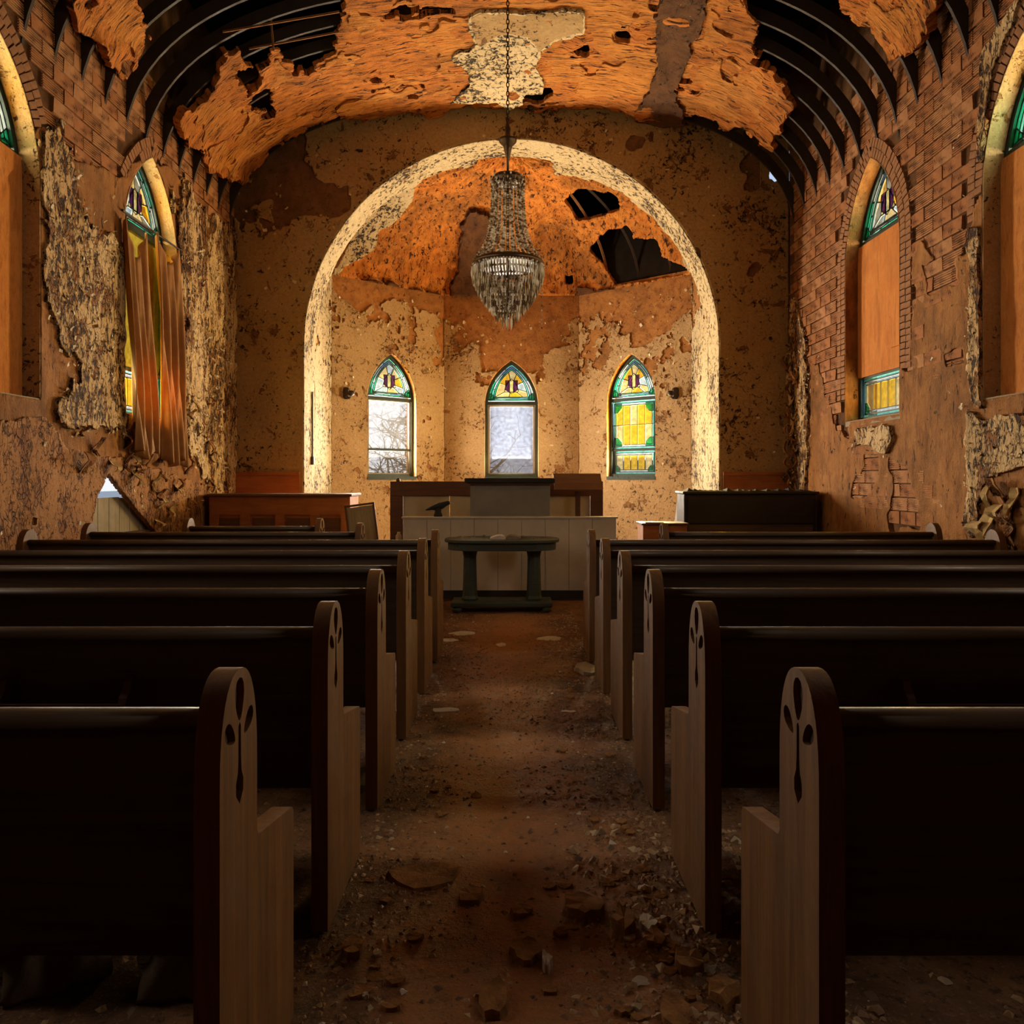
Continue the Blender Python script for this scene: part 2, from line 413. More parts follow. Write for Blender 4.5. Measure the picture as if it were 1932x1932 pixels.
def poly_sd(px, py, poly):
    """signed distance to a polygon, positive inside"""
    d = np.full(px.shape, 1e12); inside = np.zeros(px.shape, bool)
    n = len(poly)
    for i in range(n):
        x0, y0 = poly[i]; x1, y1 = poly[(i+1) % n]
        ex, ey = x1-x0, y1-y0; wx, wy = px-x0, py-y0
        t = np.clip((wx*ex+wy*ey)/max(ex*ex+ey*ey, 1e-9), 0, 1)
        d = np.minimum(d, (wx-ex*t)**2+(wy-ey*t)**2)
        if y0 != y1:
            c = ((y0 > py) != (y1 > py)) & (px < ex*(py-y0)/(y1-y0)+x0); inside ^= c
    d = np.sqrt(d); return np.where(inside, d, -d)
def pic(P):
    """where a point of the room lies in the survey picture"""
    Y = np.maximum(P[..., 1], .3)
    return CX+F*P[..., 0]/Y, CY-F*(P[..., 2]-EYE)/Y, Y/F
def survey(P, polys, holes=()):
    """signed distance (about metres) to outlines read off the survey picture"""
    x, y, k = pic(P); d = np.full(x.shape, -1e9)
    for p in polys: d = np.maximum(d, poly_sd(x, y, p))
    for p in holes: d = np.minimum(d, -poly_sd(x, y, p))
    return d*k

def sheet(name, fmap, u0, u1, v0, v1, cell, field, height, mat, parent, back=0.0, smooth=True):
    """a coat of plaster with a ragged outline: front face at height(u,v,f) above the surface, rim down to `back`"""
    nu = int(round((u1-u0)/cell))+1; nv = int(round((v1-v0)/cell))+1
    U, V = np.meshgrid(np.linspace(u0, u1, nu), np.linspace(v0, v1, nv), indexing='ij')
    fd = field(U, V)
    ins = fd > 0
    keep = ((ins[:-1, :-1].astype(int)+ins[1:, :-1]+ins[:-1, 1:]+ins[1:, 1:]) >= 2)
    du, dv = (u1-u0)/(nu-1), (v1-v0)/(nv-1)
    gu, gv = np.gradient(fd, du, dv); g2 = gu*gu+gv*gv+1e-9
    st = np.where(ins, 0, fd)/g2
    mu = np.clip(-st*gu, -du*.9, du*.9); mv = np.clip(-st*gv, -dv*.9, dv*.9)
    U2, V2 = U+mu, V+mv
    H = height(U2, V2, np.maximum(fd, 0))
    Pf = fmap(U2, V2, H).reshape(-1, 3); Pb = fmap(U2, V2, np.full(U.shape, back)).reshape(-1, 3)
    idx = np.arange(nu*nv).reshape(nu, nv)
    i, j = np.nonzero(keep)
    q = np.stack([idx[i, j], idx[i+1, j], idx[i+1, j+1], idx[i, j+1]], 1)
    kp = np.pad(keep, 1)
    rim = []
    for (di, dj, a, b) in ((0, -1, (0, 0), (1, 0)), (1, 0, (1, 0), (1, 1)), (0, 1, (1, 1), (0, 1)), (-1, 0, (0, 1), (0, 0))):
        m = keep & ~kp[1+di:1+di+keep.shape[0], 1+dj:1+dj+keep.shape[1]]
        ii, jj = np.nonzero(m)
        e0 = idx[ii+a[0], jj+a[1]]; e1 = idx[ii+b[0], jj+b[1]]
        rim.append(np.stack([e1, e0, e0+nu*nv, e1+nu*nv], 1))
    rim = np.concatenate(rim) if rim else np.zeros((0, 4), int)
    faces = np.concatenate([q, rim]).astype(np.int64)
    P = np.concatenate([Pf, Pb])
    used = np.unique(faces); mp = np.zeros(len(P), np.int64); mp[used] = np.arange(len(used))
    return np_mesh(name, P[used], mp[faces], mat, parent, smooth, nsm=len(q))
def np_mesh(name, P, faces, mat, parent, smooth=False, nsm=None):
    me = bpy.data.meshes.new(name); n, k = faces.shape
    me.vertices.add(len(P)); me.vertices.foreach_set('co', P.astype(np.float32).ravel())
    me.loops.add(n*k); me.loops.foreach_set('vertex_index', faces.astype(np.int32).ravel())
    me.polygons.add(n); me.polygons.foreach_set('loop_start', np.arange(0, n*k, k, dtype=np.int32))
    sm = np.zeros(n, bool)
    if smooth: sm[:nsm if nsm is not None else n] = True
    me.polygons.foreach_set('use_smooth', sm)
    me.update(calc_edges=True); me.validate()
    return link_mesh(name, me, mat, parent)

def plane_map(P0, U, N):
    P0, U, N = (np.array(x, float) for x in (P0, U, N))
    def f(u, v, h):
        return P0+u[..., None]*U+v[..., None]*np.array([0, 0, 1.])+h[..., None]*N
    return f
def flakes(name, fmap, u0, u1, v0, v1, dens_field, n, mat, parent, smin=.015, smax=.055, lift=.02, base=.03, seed=0):
    """curling flakes of loose paint"""
    rg = np.random.default_rng(seed)
    u = rg.uniform(u0, u1, n*6); v = rg.uniform(v0, v1, n*6)
    k = rg.uniform(0, 1, n*6) < dens_field(u, v); u, v = u[k][:n], v[k][:n]; m = len(u)
    if m == 0: return
    a = rg.uniform(0, 2*math.pi, m); L = rg.uniform(smin, smax, m); wd = L*rg.uniform(.4, .9, m); cu = rg.uniform(.2, 1, m)*lift
    vs = []
    for (s, t, hh) in ((-.5, -.5, 0), (-.5, .5, 0), (0, -.42, .25), (0, .48, .25), (.5, -.5, 1), (.45, .4, 1)):
        du = s*L*np.cos(a)-t*wd*np.sin(a); dv = s*L*np.sin(a)+t*wd*np.cos(a)
        vs.append(fmap(u+du, v+dv, base+cu*hh))
    P = np.stack(vs, 1).reshape(-1, 3); o = np.arange(m)[:, None]*6
    fc = np.concatenate([o+np.array([0, 2, 3, 1]), o+np.array([2, 4, 5, 3])])
    ob = np_mesh(name, P, fc, mat, parent); tag(ob, kind='stuff'); return ob

# ------------------------------------------------------------------ structure: walls
def gothic(w, sill, spring, h, inset=0, n=10):
    """outline of a pointed-arch opening, counter-clockwise from bottom left"""
    w2 = w-inset; Rr = (w*w+h*h)/(2*w); cx = w-Rr; r2 = Rr-inset
    a1 = math.acos(max(-1, min(1, -cx/r2)))
    pts = [(-w2, sill+inset), (w2, sill+inset)]
    arc = [(cx+r2*math.cos(a1*i/n), spring+r2*math.sin(a1*i/n)) for i in range(n+1)]
    pts += arc; pts += [(-x, z) for x, z in reversed(arc[:-1])]
    return pts
def wall_panel(name, outer, holes, P0, U, N, thick, mat, label):
    """flat wall with openings; front face faces N"""
    P0, U, N = Vector(P0), Vector(U), Vector(N)
    loops = [outer]+list(holes); flat = [p for l in loops for p in l]
    tri = tessellate_polygon([[Vector((a, b, 0)) for a, b in l] for l in loops])
    n = len(flat); b = MB()
    vs = [P0+U*s+Vector((0, 0, z)) for s, z in flat]; vs += [v-N*thick for v in vs]
    fs = [tuple(t) for t in tri]+[tuple(i+n for i in reversed(t)) for t in tri]
    k = 0
    for l in loops:
        m = len(l); fs += [(k+i, k+(i+1) % m, k+(i+1) % m+n, k+i+n) for i in range(m)]; k += m
    b.add(vs, fs)
    o = b.build(name, mat); tag(o, label, None, None, 'structure'); return o

WIN = dict(w=.65, sill=2.04, spring=3.85, h=1.12)
NAVE_WIN_Y = [8.6, 5.9, 3.2]
def shift(pts, d): return [(a+d, b) for a, b in pts]
def wl_pt(x, y):   # point of a side wall seen at picture position
    d = WX*F/abs(x-CX); return (d, EYE-(y-CY)*d/F)
breach = [wl_pt(*p) for p in ((195, 893), (173, 940), (160, 1012), (292, 1012), (258, 972), (222, 928))]
breach_body = [(breach[2][0], breach[2][1]), (9.7, .78), (9.7, 1.60), (breach[0][0]+.3, 1.60), (breach[0][0], breach[0][1]+.02), (breach[1][0], breach[1][1])]
full = [(YB, -.05), (YC, -.05), (YC, TOP), (YB, TOP)]
win_holes = [shift(gothic(**WIN), y) for y in NAVE_WIN_Y]
wall_left = wall_panel('wall_left', full, win_holes+[breach_body], (-WX, 0, 0), (0, 1, 0), (1, 0, 0), WALL_T, MT['masonry'], 'left nave wall of peeling plaster over clay tile')
wall_right = wall_panel('wall_right', full, win_holes, (WX, 0, 0), (0, 1, 0), (-1, 0, 0), WALL_T, MT['masonry'], 'right nave wall of bare clay tile and brown plaster')
wall_back = wall_panel('wall_back', [(-4.4, -.05), (4.4, -.05), (4.4, TOP), (-4.4, TOP)], [], (0, YB, 0), (1, 0, 0), (0, 1, 0), .3, MT['mahogany'], 'rear wall of the nave behind the pews')
arch = [(ARC_R*math.cos(math.pi-math.pi*i/48), ARC_S+ARC_R*math.sin(math.pi*i/48)) for i in range(49)]
sky_gap = [(3.74, 5.76), (3.84, 5.68), (3.93, 5.78), (3.90, 5.92), (3.78, 5.90)]
outer = [(-4.4, -.05), (-ARC_R, -.05)]+arch+[(ARC_R, -.05), (4.4, -.05), (4.4, TOP), (-4.4, TOP)]
gap_body = [(3.68, 5.60), (4.28, 5.60), (4.28, 6.40), (3.68, 6.40)]
wall_front = wall_panel('wall_front', outer, [gap_body], (0, YC, 0), (1, 0, 0), (0, -1, 0), ARC_T, MT['masonry_plain'], 'chancel wall pierced by the great round arch')
AWIN = dict(w=.5, sill=1.40, spring=2.73, h=.86)
apse_names = ['wall_apse_left_return', 'wall_apse_left', 'wall_apse_center', 'wall_apse_right', 'wall_apse_right_return']
apse_labels = ['short cream return wall left of the apse', 'angled left apse wall with the clear glazed window', 'middle apse wall with the misted window',
               'angled right apse wall with the yellow glazed window', 'short cream return wall right of the apse']
APSE = []
for i in range(5):
    a, b = Vector((*AP[i], 0)), Vector((*AP[i+1], 0)); L = (b-a).length; U = (b-a)/L; N = Vector((U.y, -U.x, 0))
    holes = [shift(gothic(**AWIN), L/2+(.03 if i == 1 else -.03 if i == 3 else 0))] if i in (1, 2, 3) else []
    w = wall_panel(apse_names[i], [(0, -.05), (L, -.05), (L, 4.88), (0, 4.88)], holes, a, U, N, .3, MT['scratch_apse'], apse_labels[i])
    APSE.append((w, a, U, N, L, holes))
    c_ = a+U*L/2-N*.15; MB().obox((c_.x, c_.y, (4.88+TOP)/2), U*(L/2+.05), N*.12, (0, 0, (TOP-4.88)/2)).build('attic_dark_lining', MT['roof'], w)  # dark lining added so the dome breaks look black
# corner posts that close the outer angles of the apse masonry
for i in range(1, 5):
    a, N0, N1 = Vector((*AP[i], 0)), APSE[i-1][3], APSE[i][3]
    b = MB(); pts = [a, a-N0*.3, a-(N0+N1).normalized()*.36, a-N1*.3]
    b.add([(p.x, p.y, -.05) for p in pts]+[(p.x, p.y, TOP) for p in pts], [(0, 1, 2, 3), (7, 6, 5, 4), (0, 4, 5, 1), (1, 5, 6, 2), (2, 6, 7, 3), (3, 7, 4, 0)])
    b.build('corner_pier', MT['masonry'], APSE[i][0])

# floor
nx, ny = 220, 440
gx, gy = np.meshgrid(np.linspace(-4.4, 4.4, nx), np.linspace(-2.8, 14.8, ny), indexing='ij')
gz = fbm(gx, gy, 1.4, 4, 3)*.012+fbm(gx, gy, 9, 3, 5)*.008-.012
ix = np.arange(nx*ny).reshape(nx, ny)
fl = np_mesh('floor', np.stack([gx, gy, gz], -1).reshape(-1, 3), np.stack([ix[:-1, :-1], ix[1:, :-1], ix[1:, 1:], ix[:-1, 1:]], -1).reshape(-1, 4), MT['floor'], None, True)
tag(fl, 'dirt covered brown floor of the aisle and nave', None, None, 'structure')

# ------------------------------------------------------------------ vault
_ang = np.linspace(math.pi, 0, 1601); NEXP = 2.5
_X = np.sign(np.cos(_ang))*np.abs(np.cos(_ang))**(2/NEXP)*WX; _Z = ZS+np.abs(np.sin(_ang))**(2/NEXP)*ZR
_S = np.concatenate([[0], np.cumsum(np.hypot(np.diff(_X), np.diff(_Z)))]); ARC_LEN = _S[-1]; _S = _S-ARC_LEN/2
_nx = np.gradient(_Z, _S); _nz = -np.gradient(_X, _S)         # points into the room
def vault_map(u, v, h):
    X, Z = np.interp(u, _S, _X), np.interp(u, _S, _Z); ax, az = np.interp(u, _S, _nx), np.interp(u, _S, _nz)
    return np.stack([X+ax*h, v, Z+az*h], -1)
ceiling = MB().box(-4.4, 4.4, YB-.3, 15.2, TOP, TOP+.12).build('ceiling', MT['roof'])
tag(ceiling, 'ruined barrel vault with hanging orange plaster and bare curved ribs', None, None, 'structure')

# ribs (curved rafters): one mesh, repeated
half = ARC_LEN/2
us = np.linspace(-half+.28, half-.28, 61)
lo = vault_map(us, us*0, us*0-.015); hi = vault_map(us, us*0, us*0-.15)
b = MB(); vs = []
for k in range(len(us)):
    for y in (-.016, .016):
        vs.append((lo[k, 0], y, lo[k, 2])); vs.append((hi[k, 0], y, hi[k, 2]))
fs = []
for k in range(len(us)-1):
    o = 4*k; fs += [(o, o+4, o+5, o+1), (o+2, o+3, o+7, o+6), (o, o+2, o+6, o+4), (o+1, o+5, o+7, o+3)]
fs += [(0, 1, 3, 2), (len(vs)-4, len(vs)-2, len(vs)-1, len(vs)-3)]
rib_me = b.add(vs, fs).mesh('rib')
rib_me.materials.append(MT['rib'])
y = 10.98; RIB_Y = []
while y > 1.5:
    o = link_mesh('rib', rib_me, None, ceiling); o.location = (0, y, 0); RIB_Y.append(y); y -= .42

# undercoat sheet still hanging in the middle of the vault
main_poly = [(452, 346), (440, 338), (400, 318), (365, 275), (333, 240), (345, 205), (362, 175), (392, 160), (405, 120), (420, 92), (450, 96), (478, 128), (520, 106),
             (556, 132), (590, 120), (622, 96), (642, 60), (648, 20), (640, -40), (600, -400), (1380, -400), (1402, -40), (1412, 20), (1432, 60), (1420, 92), (1448, 130), (1474, 160), (1502, 196),
             (1486, 230), (1466, 286), (1440, 262), (1400, 238), (1330, 220), (1250, 212), (1150, 206), (965, 202), (800, 205), (700, 212), (620, 222), (560, 240), (520, 265), (480, 305)]
flap_l = [(60, -60), (105, 0), (150, 50), (176, 70), (196, 108), (226, 130), (256, 120), (274, 96), (286, 62), (268, 32), (250, -10), (262, -60)]
flap_r = [(1580, -40), (1610, 14), (1650, 48), (1690, 96), (1712, 88), (1742, 60), (1764, 20), (1770, -40)]
holes_m = [[(468, 172), (486, 158), (508, 166), (514, 190), (500, 212), (480, 206)], [(450, 128), (478, 112), (500, 132), (488, 152), (462, 150)],
           [(555, 84), (572, 76), (580, 120), (566, 128)], [(985, 164), (1030, 162), (1042, 172), (1010, 180), (988, 178)]]
def vault_P(U, V): return vault_map(U, V, U*0)
def f_main(U, V):
    d = survey(vault_P(U, V), [main_poly, flap_l, flap_r], holes_m)
    d = d+fbm(U, V, 2.6, 5, 21, .62)*.20+fbm(U, V, 14, 3, 22)*.05
    pin = fbm(U, V, 2.2, 4, 23)
    return np.minimum(np.minimum(d, (.50-pin)*.4), YC-.05-V+np.minimum(0, fbm(U, V*.3, 2.4, 4, 27))*.30)
def h_main(U, V, f):
    return .04+fbm(U, V, 1.6, 3, 24)*.035+fbm(U, V, 7, 3, 25)*.014+.10*np.exp(-f/.16)*np.maximum(0, fbm(U, V, 2.6, 3, 26)+.25)
sheet('undercoat_sheet', vault_map, -4.6, 4.6, 3.2, YC-.01, .026, f_main, h_main, MT['scratch_ceiling'], ceiling, .0)
def f_coat(U, V):
    e = fbm(U, V, .9, 5, 28, .62)
    return np.minimum(f_main(U, V)-.05, (e+.12)*.5)
sheet('finish_coat', vault_map, -4.6, 4.6, 3.2, YC-.01, .028, f_coat, lambda U, V, f: h_main(U, V, f+9)+.012+.03*np.exp(-f/.05)*np.maximum(0, fbm(U, V, 5, 2, 29)+.3), MT['coat_ceiling'], ceiling, .02)
cream_poly = [(885, 15), (905, 3), (960, 8), (1000, 10), (1060, 4), (1102, 12), (1103, 50), (1050, 66), (1020, 90), (1010, 115), (1028, 145), (1022, 162), (990, 166), (984, 186), (958, 198),
              (940, 182), (850, 186), (886, 152), (886, 130), (848, 100), (898, 80), (884, 42)]
def f_cream(U, V): return survey(vault_P(U, V), [cream_poly])+fbm(U, V, 9, 3, 31)*.03
sheet('paint_patch', vault_map, -1.2, 1.4, 7.0, YC-.05, .02, f_cream, lambda U, V, f: h_main(U, V, f+9)+.035+.014*np.exp(-f/.03), MT['paint_ceiling'], ceiling, .02)

tan_poly = [(886, 16), (906, 4), (960, 9), (1000, 11), (1060, 5), (1100, 13), (1101, 48), (1050, 64), (1018, 86), (1000, 60), (960, 52), (930, 60), (905, 78), (896, 60)]
def f_tan(U, V): return survey(vault_P(U, V), [tan_poly])+fbm(U, V, 9, 3, 35)*.03
sheet('tan_paint_patch', vault_map, -1.2, 1.4, 7.0, YC-.05, .02, f_tan, lambda U, V, f: h_main(U, V, f+9)+.043, MT['paint_chancel'], ceiling, .03)
strip_poly = [(1250, -60), (1345, -60), (1330, 30), (1306, 80), (1290, 130), (1272, 160), (1292, 225), (1210, 240), (1196, 205), (1226, 160), (1240, 90)]
def f_strip(U, V): return np.minimum(survey(vault_P(U, V), [strip_poly])+fbm(U, V, 5, 4, 34, .6)*.09, YC-.06-V)
sheet('stained_strip', vault_map, 1.0, 3.6, 6.5, YC-.05, .026, f_strip, lambda U, V, f: h_main(U, V, f+9)+.03+.03*np.exp(-f/.05), MT['stain'], ceiling, .02)
# broken laths dangling at the torn edges
for k, (x0, y0, x1, y1, d) in enumerate([(420, 60, 640, 22, 8.4), (470, 92, 640, 60, 8.8), (510, 20, 516, 96, 8.6), (1330, 130, 1368, 128, 9.6)]):
    p = lambda x, y: Vector(((x-CX)/F*d, d, EYE-(y-CY)/F*d))
    a, c = p(x0, y0), p(x1, y1)
    MB().bar(a, c,   .022, .012, (0, 1, 0)).build('lath', MT['lath'], ceiling)

# ------------------------------------------------------------------ side wall coats
mapL = plane_map((-WX, 0, 0), (0, 1, 0), (1, 0, 0)); mapR = plane_map((WX, 0, 0), (0, 1, 0), (-1, 0, 0))
def zero(U): return np.zeros(U.shape)
def open_sd(U, V, polys):
    d = np.full(U.shape, 1e9)
    for p in polys: d = np.minimum(d, -poly_sd(U, V, p))
    return d
# right wall: brown undercoat
scr_R = [[(1486, 690), (1520, 676), (1552, 692), (1566, 760), (1582, 815), (1606, 826), (1616, 700), (1722, 690), (1716, 600), (1734, 556), (1722, 486), (1748, 462), (1792, 500), (1832, 470), (1848, 392), (1858, 330), (2400, 330), (9000, 330),
          (9000, 9000), (1486, 1500)]]
scr_R_holes = [[(1640, 862), (1662, 860), (1664, 900), (1656, 936), (1618, 942), (1620, 905), (1636, 885)], [(1686, 868), (1716, 880), (1736, 950), (1738, 995), (1688, 1004), (1682, 930)],
               [(1746, 500), (1800, 486), (1806, 530), (1756, 552)], [(1788, 670), (1818, 664), (1820, 684), (1794, 690)], [(1700, 470), (1728, 470), (1726, 600), (1716, 690), (1700, 690)]]
def f_scrR(U, V):
    d = survey(mapR(U, V, zero(U)), scr_R, scr_R_holes)+fbm(U, V, 3.2, 4, 41)*.09+fbm(U, V, 14, 3, 42)*.02
    return np.minimum(np.minimum(d, open_sd(U, V, win_holes)), 5.3-V)
def h_plaster(seed, t, amp=.012, curl=.015):
    return lambda U, V, f: t+fbm(U, V, 1.6, 3, seed)*amp+fbm(U, V, 10, 3, seed+1)*.005+curl*np.exp(-f/.06)*(fbm(U, V, 6, 2, seed+2)*.5+.5)
sheet('undercoat_sheet', mapR, 2.4, YC, .0, 5.2, .028, f_scrR, h_plaster(43, .030), MT['scratch_wall'], wall_right)
crm_R = [[(1836, 430), (1860, 430), (1862, 770), (1848, 760), (1838, 700), (1846, 600)], [(1834, 770), (1866, 790), (1932, 780), (2300, 780), (2300, 890), (1932, 880), (1870, 900), (1852, 1020), (1832, 990), (1842, 900)],
         [(1500, 560), (1524, 620), (1532, 740), (1528, 940), (1505, 960), (1492, 700)], [(1622, 812), (1690, 800), (1694, 830), (1680, 856), (1640, 838), (1618, 840)], [(1862, 100), (1862, 330), (1876, 330), (1880, 160), (1932, 20), (1960, -60), (1925, 10)]]
def f_crmR(U, V): return np.minimum(survey(mapR(U, V, zero(U)), crm_R)+fbm(U, V, 7, 4, 51)*.04, open_sd(U, V, win_holes))
sheet('paint_patch', mapR, 3.4, YC, .4, 5.4, .022, f_crmR, h_plaster(52, .052, .006, .03), MT['paint_wall'], wall_right, .02)
# left wall
scr_L = [[(-8000, 250), (44, 250), (72, 244), (96, 250), (120, 292), (170, 318), (228, 330), (240, 300), (300, 310), (330, 330), (352, 380), (436, 436), (448, 440), (448, 1300), (-8000, 9000)]]
def f_scrL(U, V):
    d = survey(mapL(U, V, zero(U)), scr_L)+fbm(U, V, 3.2, 4, 61)*.07+fbm(U, V, 14, 3, 62)*.02
    return np.minimum(np.minimum(d, open_sd(U, V, win_holes+[breach])), 5.35-V)
sheet('undercoat_sheet', mapL, 2.4, YC, .0, 5.4, .028, f_scrL, h_plaster(63, .030), MT['scratch_wall'], wall_left)
crm_L = [[(74, 250), (96, 246), (126, 300), (130, 372), (160, 420), (192, 446), (236, 498), (240, 560), (238, 812), (180, 800), (128, 806), (112, 770), (150, 690), (98, 640), (92, 540), (76, 470)],
         [(330, 330), (346, 384), (436, 444), (440, 930), (404, 930), (372, 882), (346, 856), (336, 600), (330, 470)]]
low_L = [[(-8000, 800), (70, 792), (120, 846), (230, 872), (342, 900), (410, 925), (400, 1030), (-8000, 5000)]]
def f_crmL(U, V):
    d = survey(mapL(U, V, zero(U)), crm_L)+fbm(U, V*.6, 5, 5, 71, .68)*.20+.03
    return np.minimum(d, open_sd(U, V, win_holes+[breach]))
sheet('paint_patch', mapL, 5.0, YC, 1.0, 5.2, .02, f_crmL, h_plaster(72, .046, .008, .03), MT['paint_wall'], wall_left, .015)
def f_lowL(U, V):
    d = survey(mapL(U, V, zero(U)), low_L)+fbm(U, V, 4, 5, 75, .6)*.10
    return np.minimum(np.minimum(d, open_sd(U, V, win_holes+[breach])), (.62-fbm(U, V, 3, 4, 76))*.3)
sheet('paint_patch', mapL, 3.0, YC, .0, 2.2, .024, f_lowL, h_plaster(77, .044, .008, .025), MT['paint_low'], wall_left, .015)
flakes('loose_paint', mapL, 5.5, 11, .6, 4.4, lambda u, v: np.where(open_sd(u, v, win_holes+[breach]) < .08, 0, np.where(survey(mapL(u, v, zero(u)), crm_L) > -.10, .9, .05)), 900, MT['flakes'], wall_left, .010, .045, .03, .05, 5)
flakes('loose_paint', mapR, 5.5, 11.1, .6, 4.6, lambda u, v: np.where(open_sd(u, v, win_holes) < .08, 0, np.where(survey(mapR(u, v, zero(u)), crm_R) > -.05, .9, .02)), 350, MT['flakes'], wall_right, .01, .04, .03, .055, 6)
# torn plaster strips sagging off the walls
def strips(wall, sgn, n_, y0, y1, z0, z1, mats, seed, wmax=.12, hmax=.3, off0=.05):
    rr = random.Random(seed)
    for k in range(n_):
        z = z0+(z1-z0)*(k+rr.random())/n_; yy = rr.uniform(y0, y1)
        w_, h_ = rr.uniform(.35, 1)*wmax, rr.uniform(.4, 1)*hmax
        n = 6; vs = []
        for i in range(n):
            t = i/(n-1); off = off0+.09*math.sin(t*2.2+k)**2
            e_ = w_*(.5+.5*math.sin(t*3.1+.4))
            for q in (0, .5, 1): vs.append((sgn*(WX-off-rr.uniform(0, .015)+(.02 if q == .5 else 0)), yy+q*e_+rr.uniform(-.012, .012)+t*rr.uniform(-.02, .02), z-h_*t))
        vs2 = [(x+sgn*.010, y_, z_) for x, y_, z_ in vs]; m_ = len(vs)
        fs = [(3*i+j, 3*i+j+1, 3*i+j+4, 3*i+j+3) for i in range(n-1) for j in (0, 1)]; fs += [tuple(q+m_ for q in reversed(f)) for f in fs]
        fs += [(3*i, 3*i+3, 3*i+3+m_, 3*i+m_) for i in range(n-1)]+[(3*i+5, 3*i+2, 3*i+2+m_, 3*i+5+m_) for i in range(n-1)]
        fs += [(1, 0, m_, m_+1), (2, 1, m_+1, m_+2), (m_-3, m_-2, 2*m_-2, 2*m_-3), (m_-2, m_-1, 2*m_-1, 2*m_-2)]
        MB().add(vs+vs2, fs).build('plaster_strip', MT[mats[k % len(mats)]], wall)
strips(wall_right, 1, 22, YC-.5, YC-.14, 1.2, 3.3, ['paint_wall', 'paint_low', 'scratch_wall'], 1)
strips(wall_right, 1, 12, 6.05, 6.45, .75, 1.42, ['peel', 'peel', 'paint_low'], 2, .26, .36)
strips(wall_left, -1, 16, 7.1, 8.9, 1.45, 2.02, ['peel', 'scratch_wall', 'paint_low'], 3, .16, .22)
strips(wall_left, -1, 10, 8.5, 9.6, .9, 1.5, ['peel', 'scratch_wall'], 4, .14, .2)
strips(wall_left, -1, 8, 9.4, 10.4, 1.3, 2.6, ['paint_wall', 'paint_low'], 5, .10, .22)

# clay tiles: scored face meshes, shared
TL, TH = .30, .128
def tile_mesh(scored, seed, mat):
    rr = random.Random(seed); b = MB(); n = 6 if scored else 1
    L, H = TL, TH
    zs = [0]; hs = []
    if scored:
        for i in range(n):
            z0 = H*i/n; zs = None
            b.box(0, L, 0, .030+rr.uniform(-.002, .002), z0, z0+H/n*.62)
        b.box(0, L, 0, .018, 0, H)
    else:
        vs = []
        for zz in (0, H):
            for yy in (0, .028):
                for xx in (0, L): vs.append((xx+rr.uniform(-.004, .004), yy+(rr.uniform(-.006, .006) if yy else 0), zz+rr.uniform(-.004, .004)))
        b.add(vs, [(0, 2, 3, 1), (4, 5, 7, 6), (0, 1, 5, 4), (2, 6, 7, 3), (0, 4, 6, 2), (1, 3, 7, 5)])
    me = b.mesh('clay_tile'); me.materials.append(mat); return me
tiles = [tile_mesh(True, 1, MT['tile']), tile_mesh(False, 2, MT['tile']), tile_mesh(True, 3, MT['tile2']), tile_mesh(False, 4, MT['tile2']), tile_mesh(False, 5, MT['tile'])]
def lay_tiles(wall, sgn, fld, zlo, zhi, ylo, yhi, fmap, cap):
    cand = []
    nz = int((zhi-zlo)/.142)
    for c in range(nz):
        z = zlo+c*.142; y0 = ylo-(c % 2)*.157
        while y0 < yhi:
            if y0+TL <= YC-.01:
                ctr = np.array([[y0+TL/2]]), np.array([[z+TH/2]])
                pts_u = np.array([[y0, y0+TL, y0+TL/2, y0, y0+TL]]); pts_v = np.array([[z, z, z+TH/2, z+TH, z+TH]])
                if (open_sd(pts_u, pts_v, win_holes)).min() > .13 and fld(pts_u, pts_v).min() < .03:
                    x, y, k = pic(fmap(ctr[0], ctr[1], zero(ctr[0]))); 
                    if x[0, 0] > -60 and x[0, 0] < 1990 and y[0, 0] > -60: cand.append((y0, z))
            y0 += .314
    cand.sort()
    for (y0, z) in cand[:cap]:
        me = tiles[R.choice([0, 0, 2, 2, 1, 3, 4])]
        o = link_mesh('clay_tile', me, None, wall)
        if sgn > 0: o.matrix_local = Matrix(((0, -1, 0, WX+.004), (1, 0, 0, y0), (0, 0, 1, z), (0, 0, 0, 1)))
        else: o.matrix_local = Matrix(((0, 1, 0, -WX-.004), (1, 0, 0, y0), (0, 0, 1, z), (0, 0, 0, 1)))
        o.location.x += -sgn*R.uniform(-.002, .005)
    return len(cand)
lay_tiles(wall_right, 1, f_scrR, .9, 5.9, 4.2, YC, mapR, 300)
lay_tiles(wall_left, -1, f_scrL, 3.6, 5.9, 4.4, YC, mapL, 300)
# small bricks set around the window openings
bk = MB().box(-.05, .05, 0, .034, -.028, .028).mesh('brick'); bk.materials.append(MT['brick'])
def voussoirs(wall, sgn, yc, zmin, yside, fld):
    for ring, off in enumerate((.06, .17)):
        pts = gothic(WIN['w']+off, WIN['sill'], WIN['spring'], WIN['h']+off, 0, 40)
        pts = pts[1:]+pts[:1]
        acc = .04
        for i in range(len(pts)-1):
            (a0, b0), (a1, b1) = pts[i], pts[i+1]; L = math.hypot(a1-a0, b1-b0)
            while acc < L:
                t = acc/L; s, z = a0+(a1-a0)*t, b0+(b1-b0)*t; acc += .068
                if z < zmin or (yside and s*yside < 0): continue
                if abs(s) < WIN['w'] and z < WIN['spring']: continue
                if fld(np.array([[yc+s]]), np.array([[z]]))[0, 0] > -.01: continue
                ang = math.atan2(b1-b0, a1-a0)-math.pi/2
                o = link_mesh('brick', bk, None, wall)
                ca, sa = math.cos(ang), math.sin(ang)
                o.matrix_local = Matrix(((0, -sgn, 0, sgn*(WX+.002)), (ca, 0, -sa, yc+s), (sa, 0, ca, z), (0, 0, 0, 1)))
                o.location.x -= sgn*R.uniform(0, .008)
            acc -= L
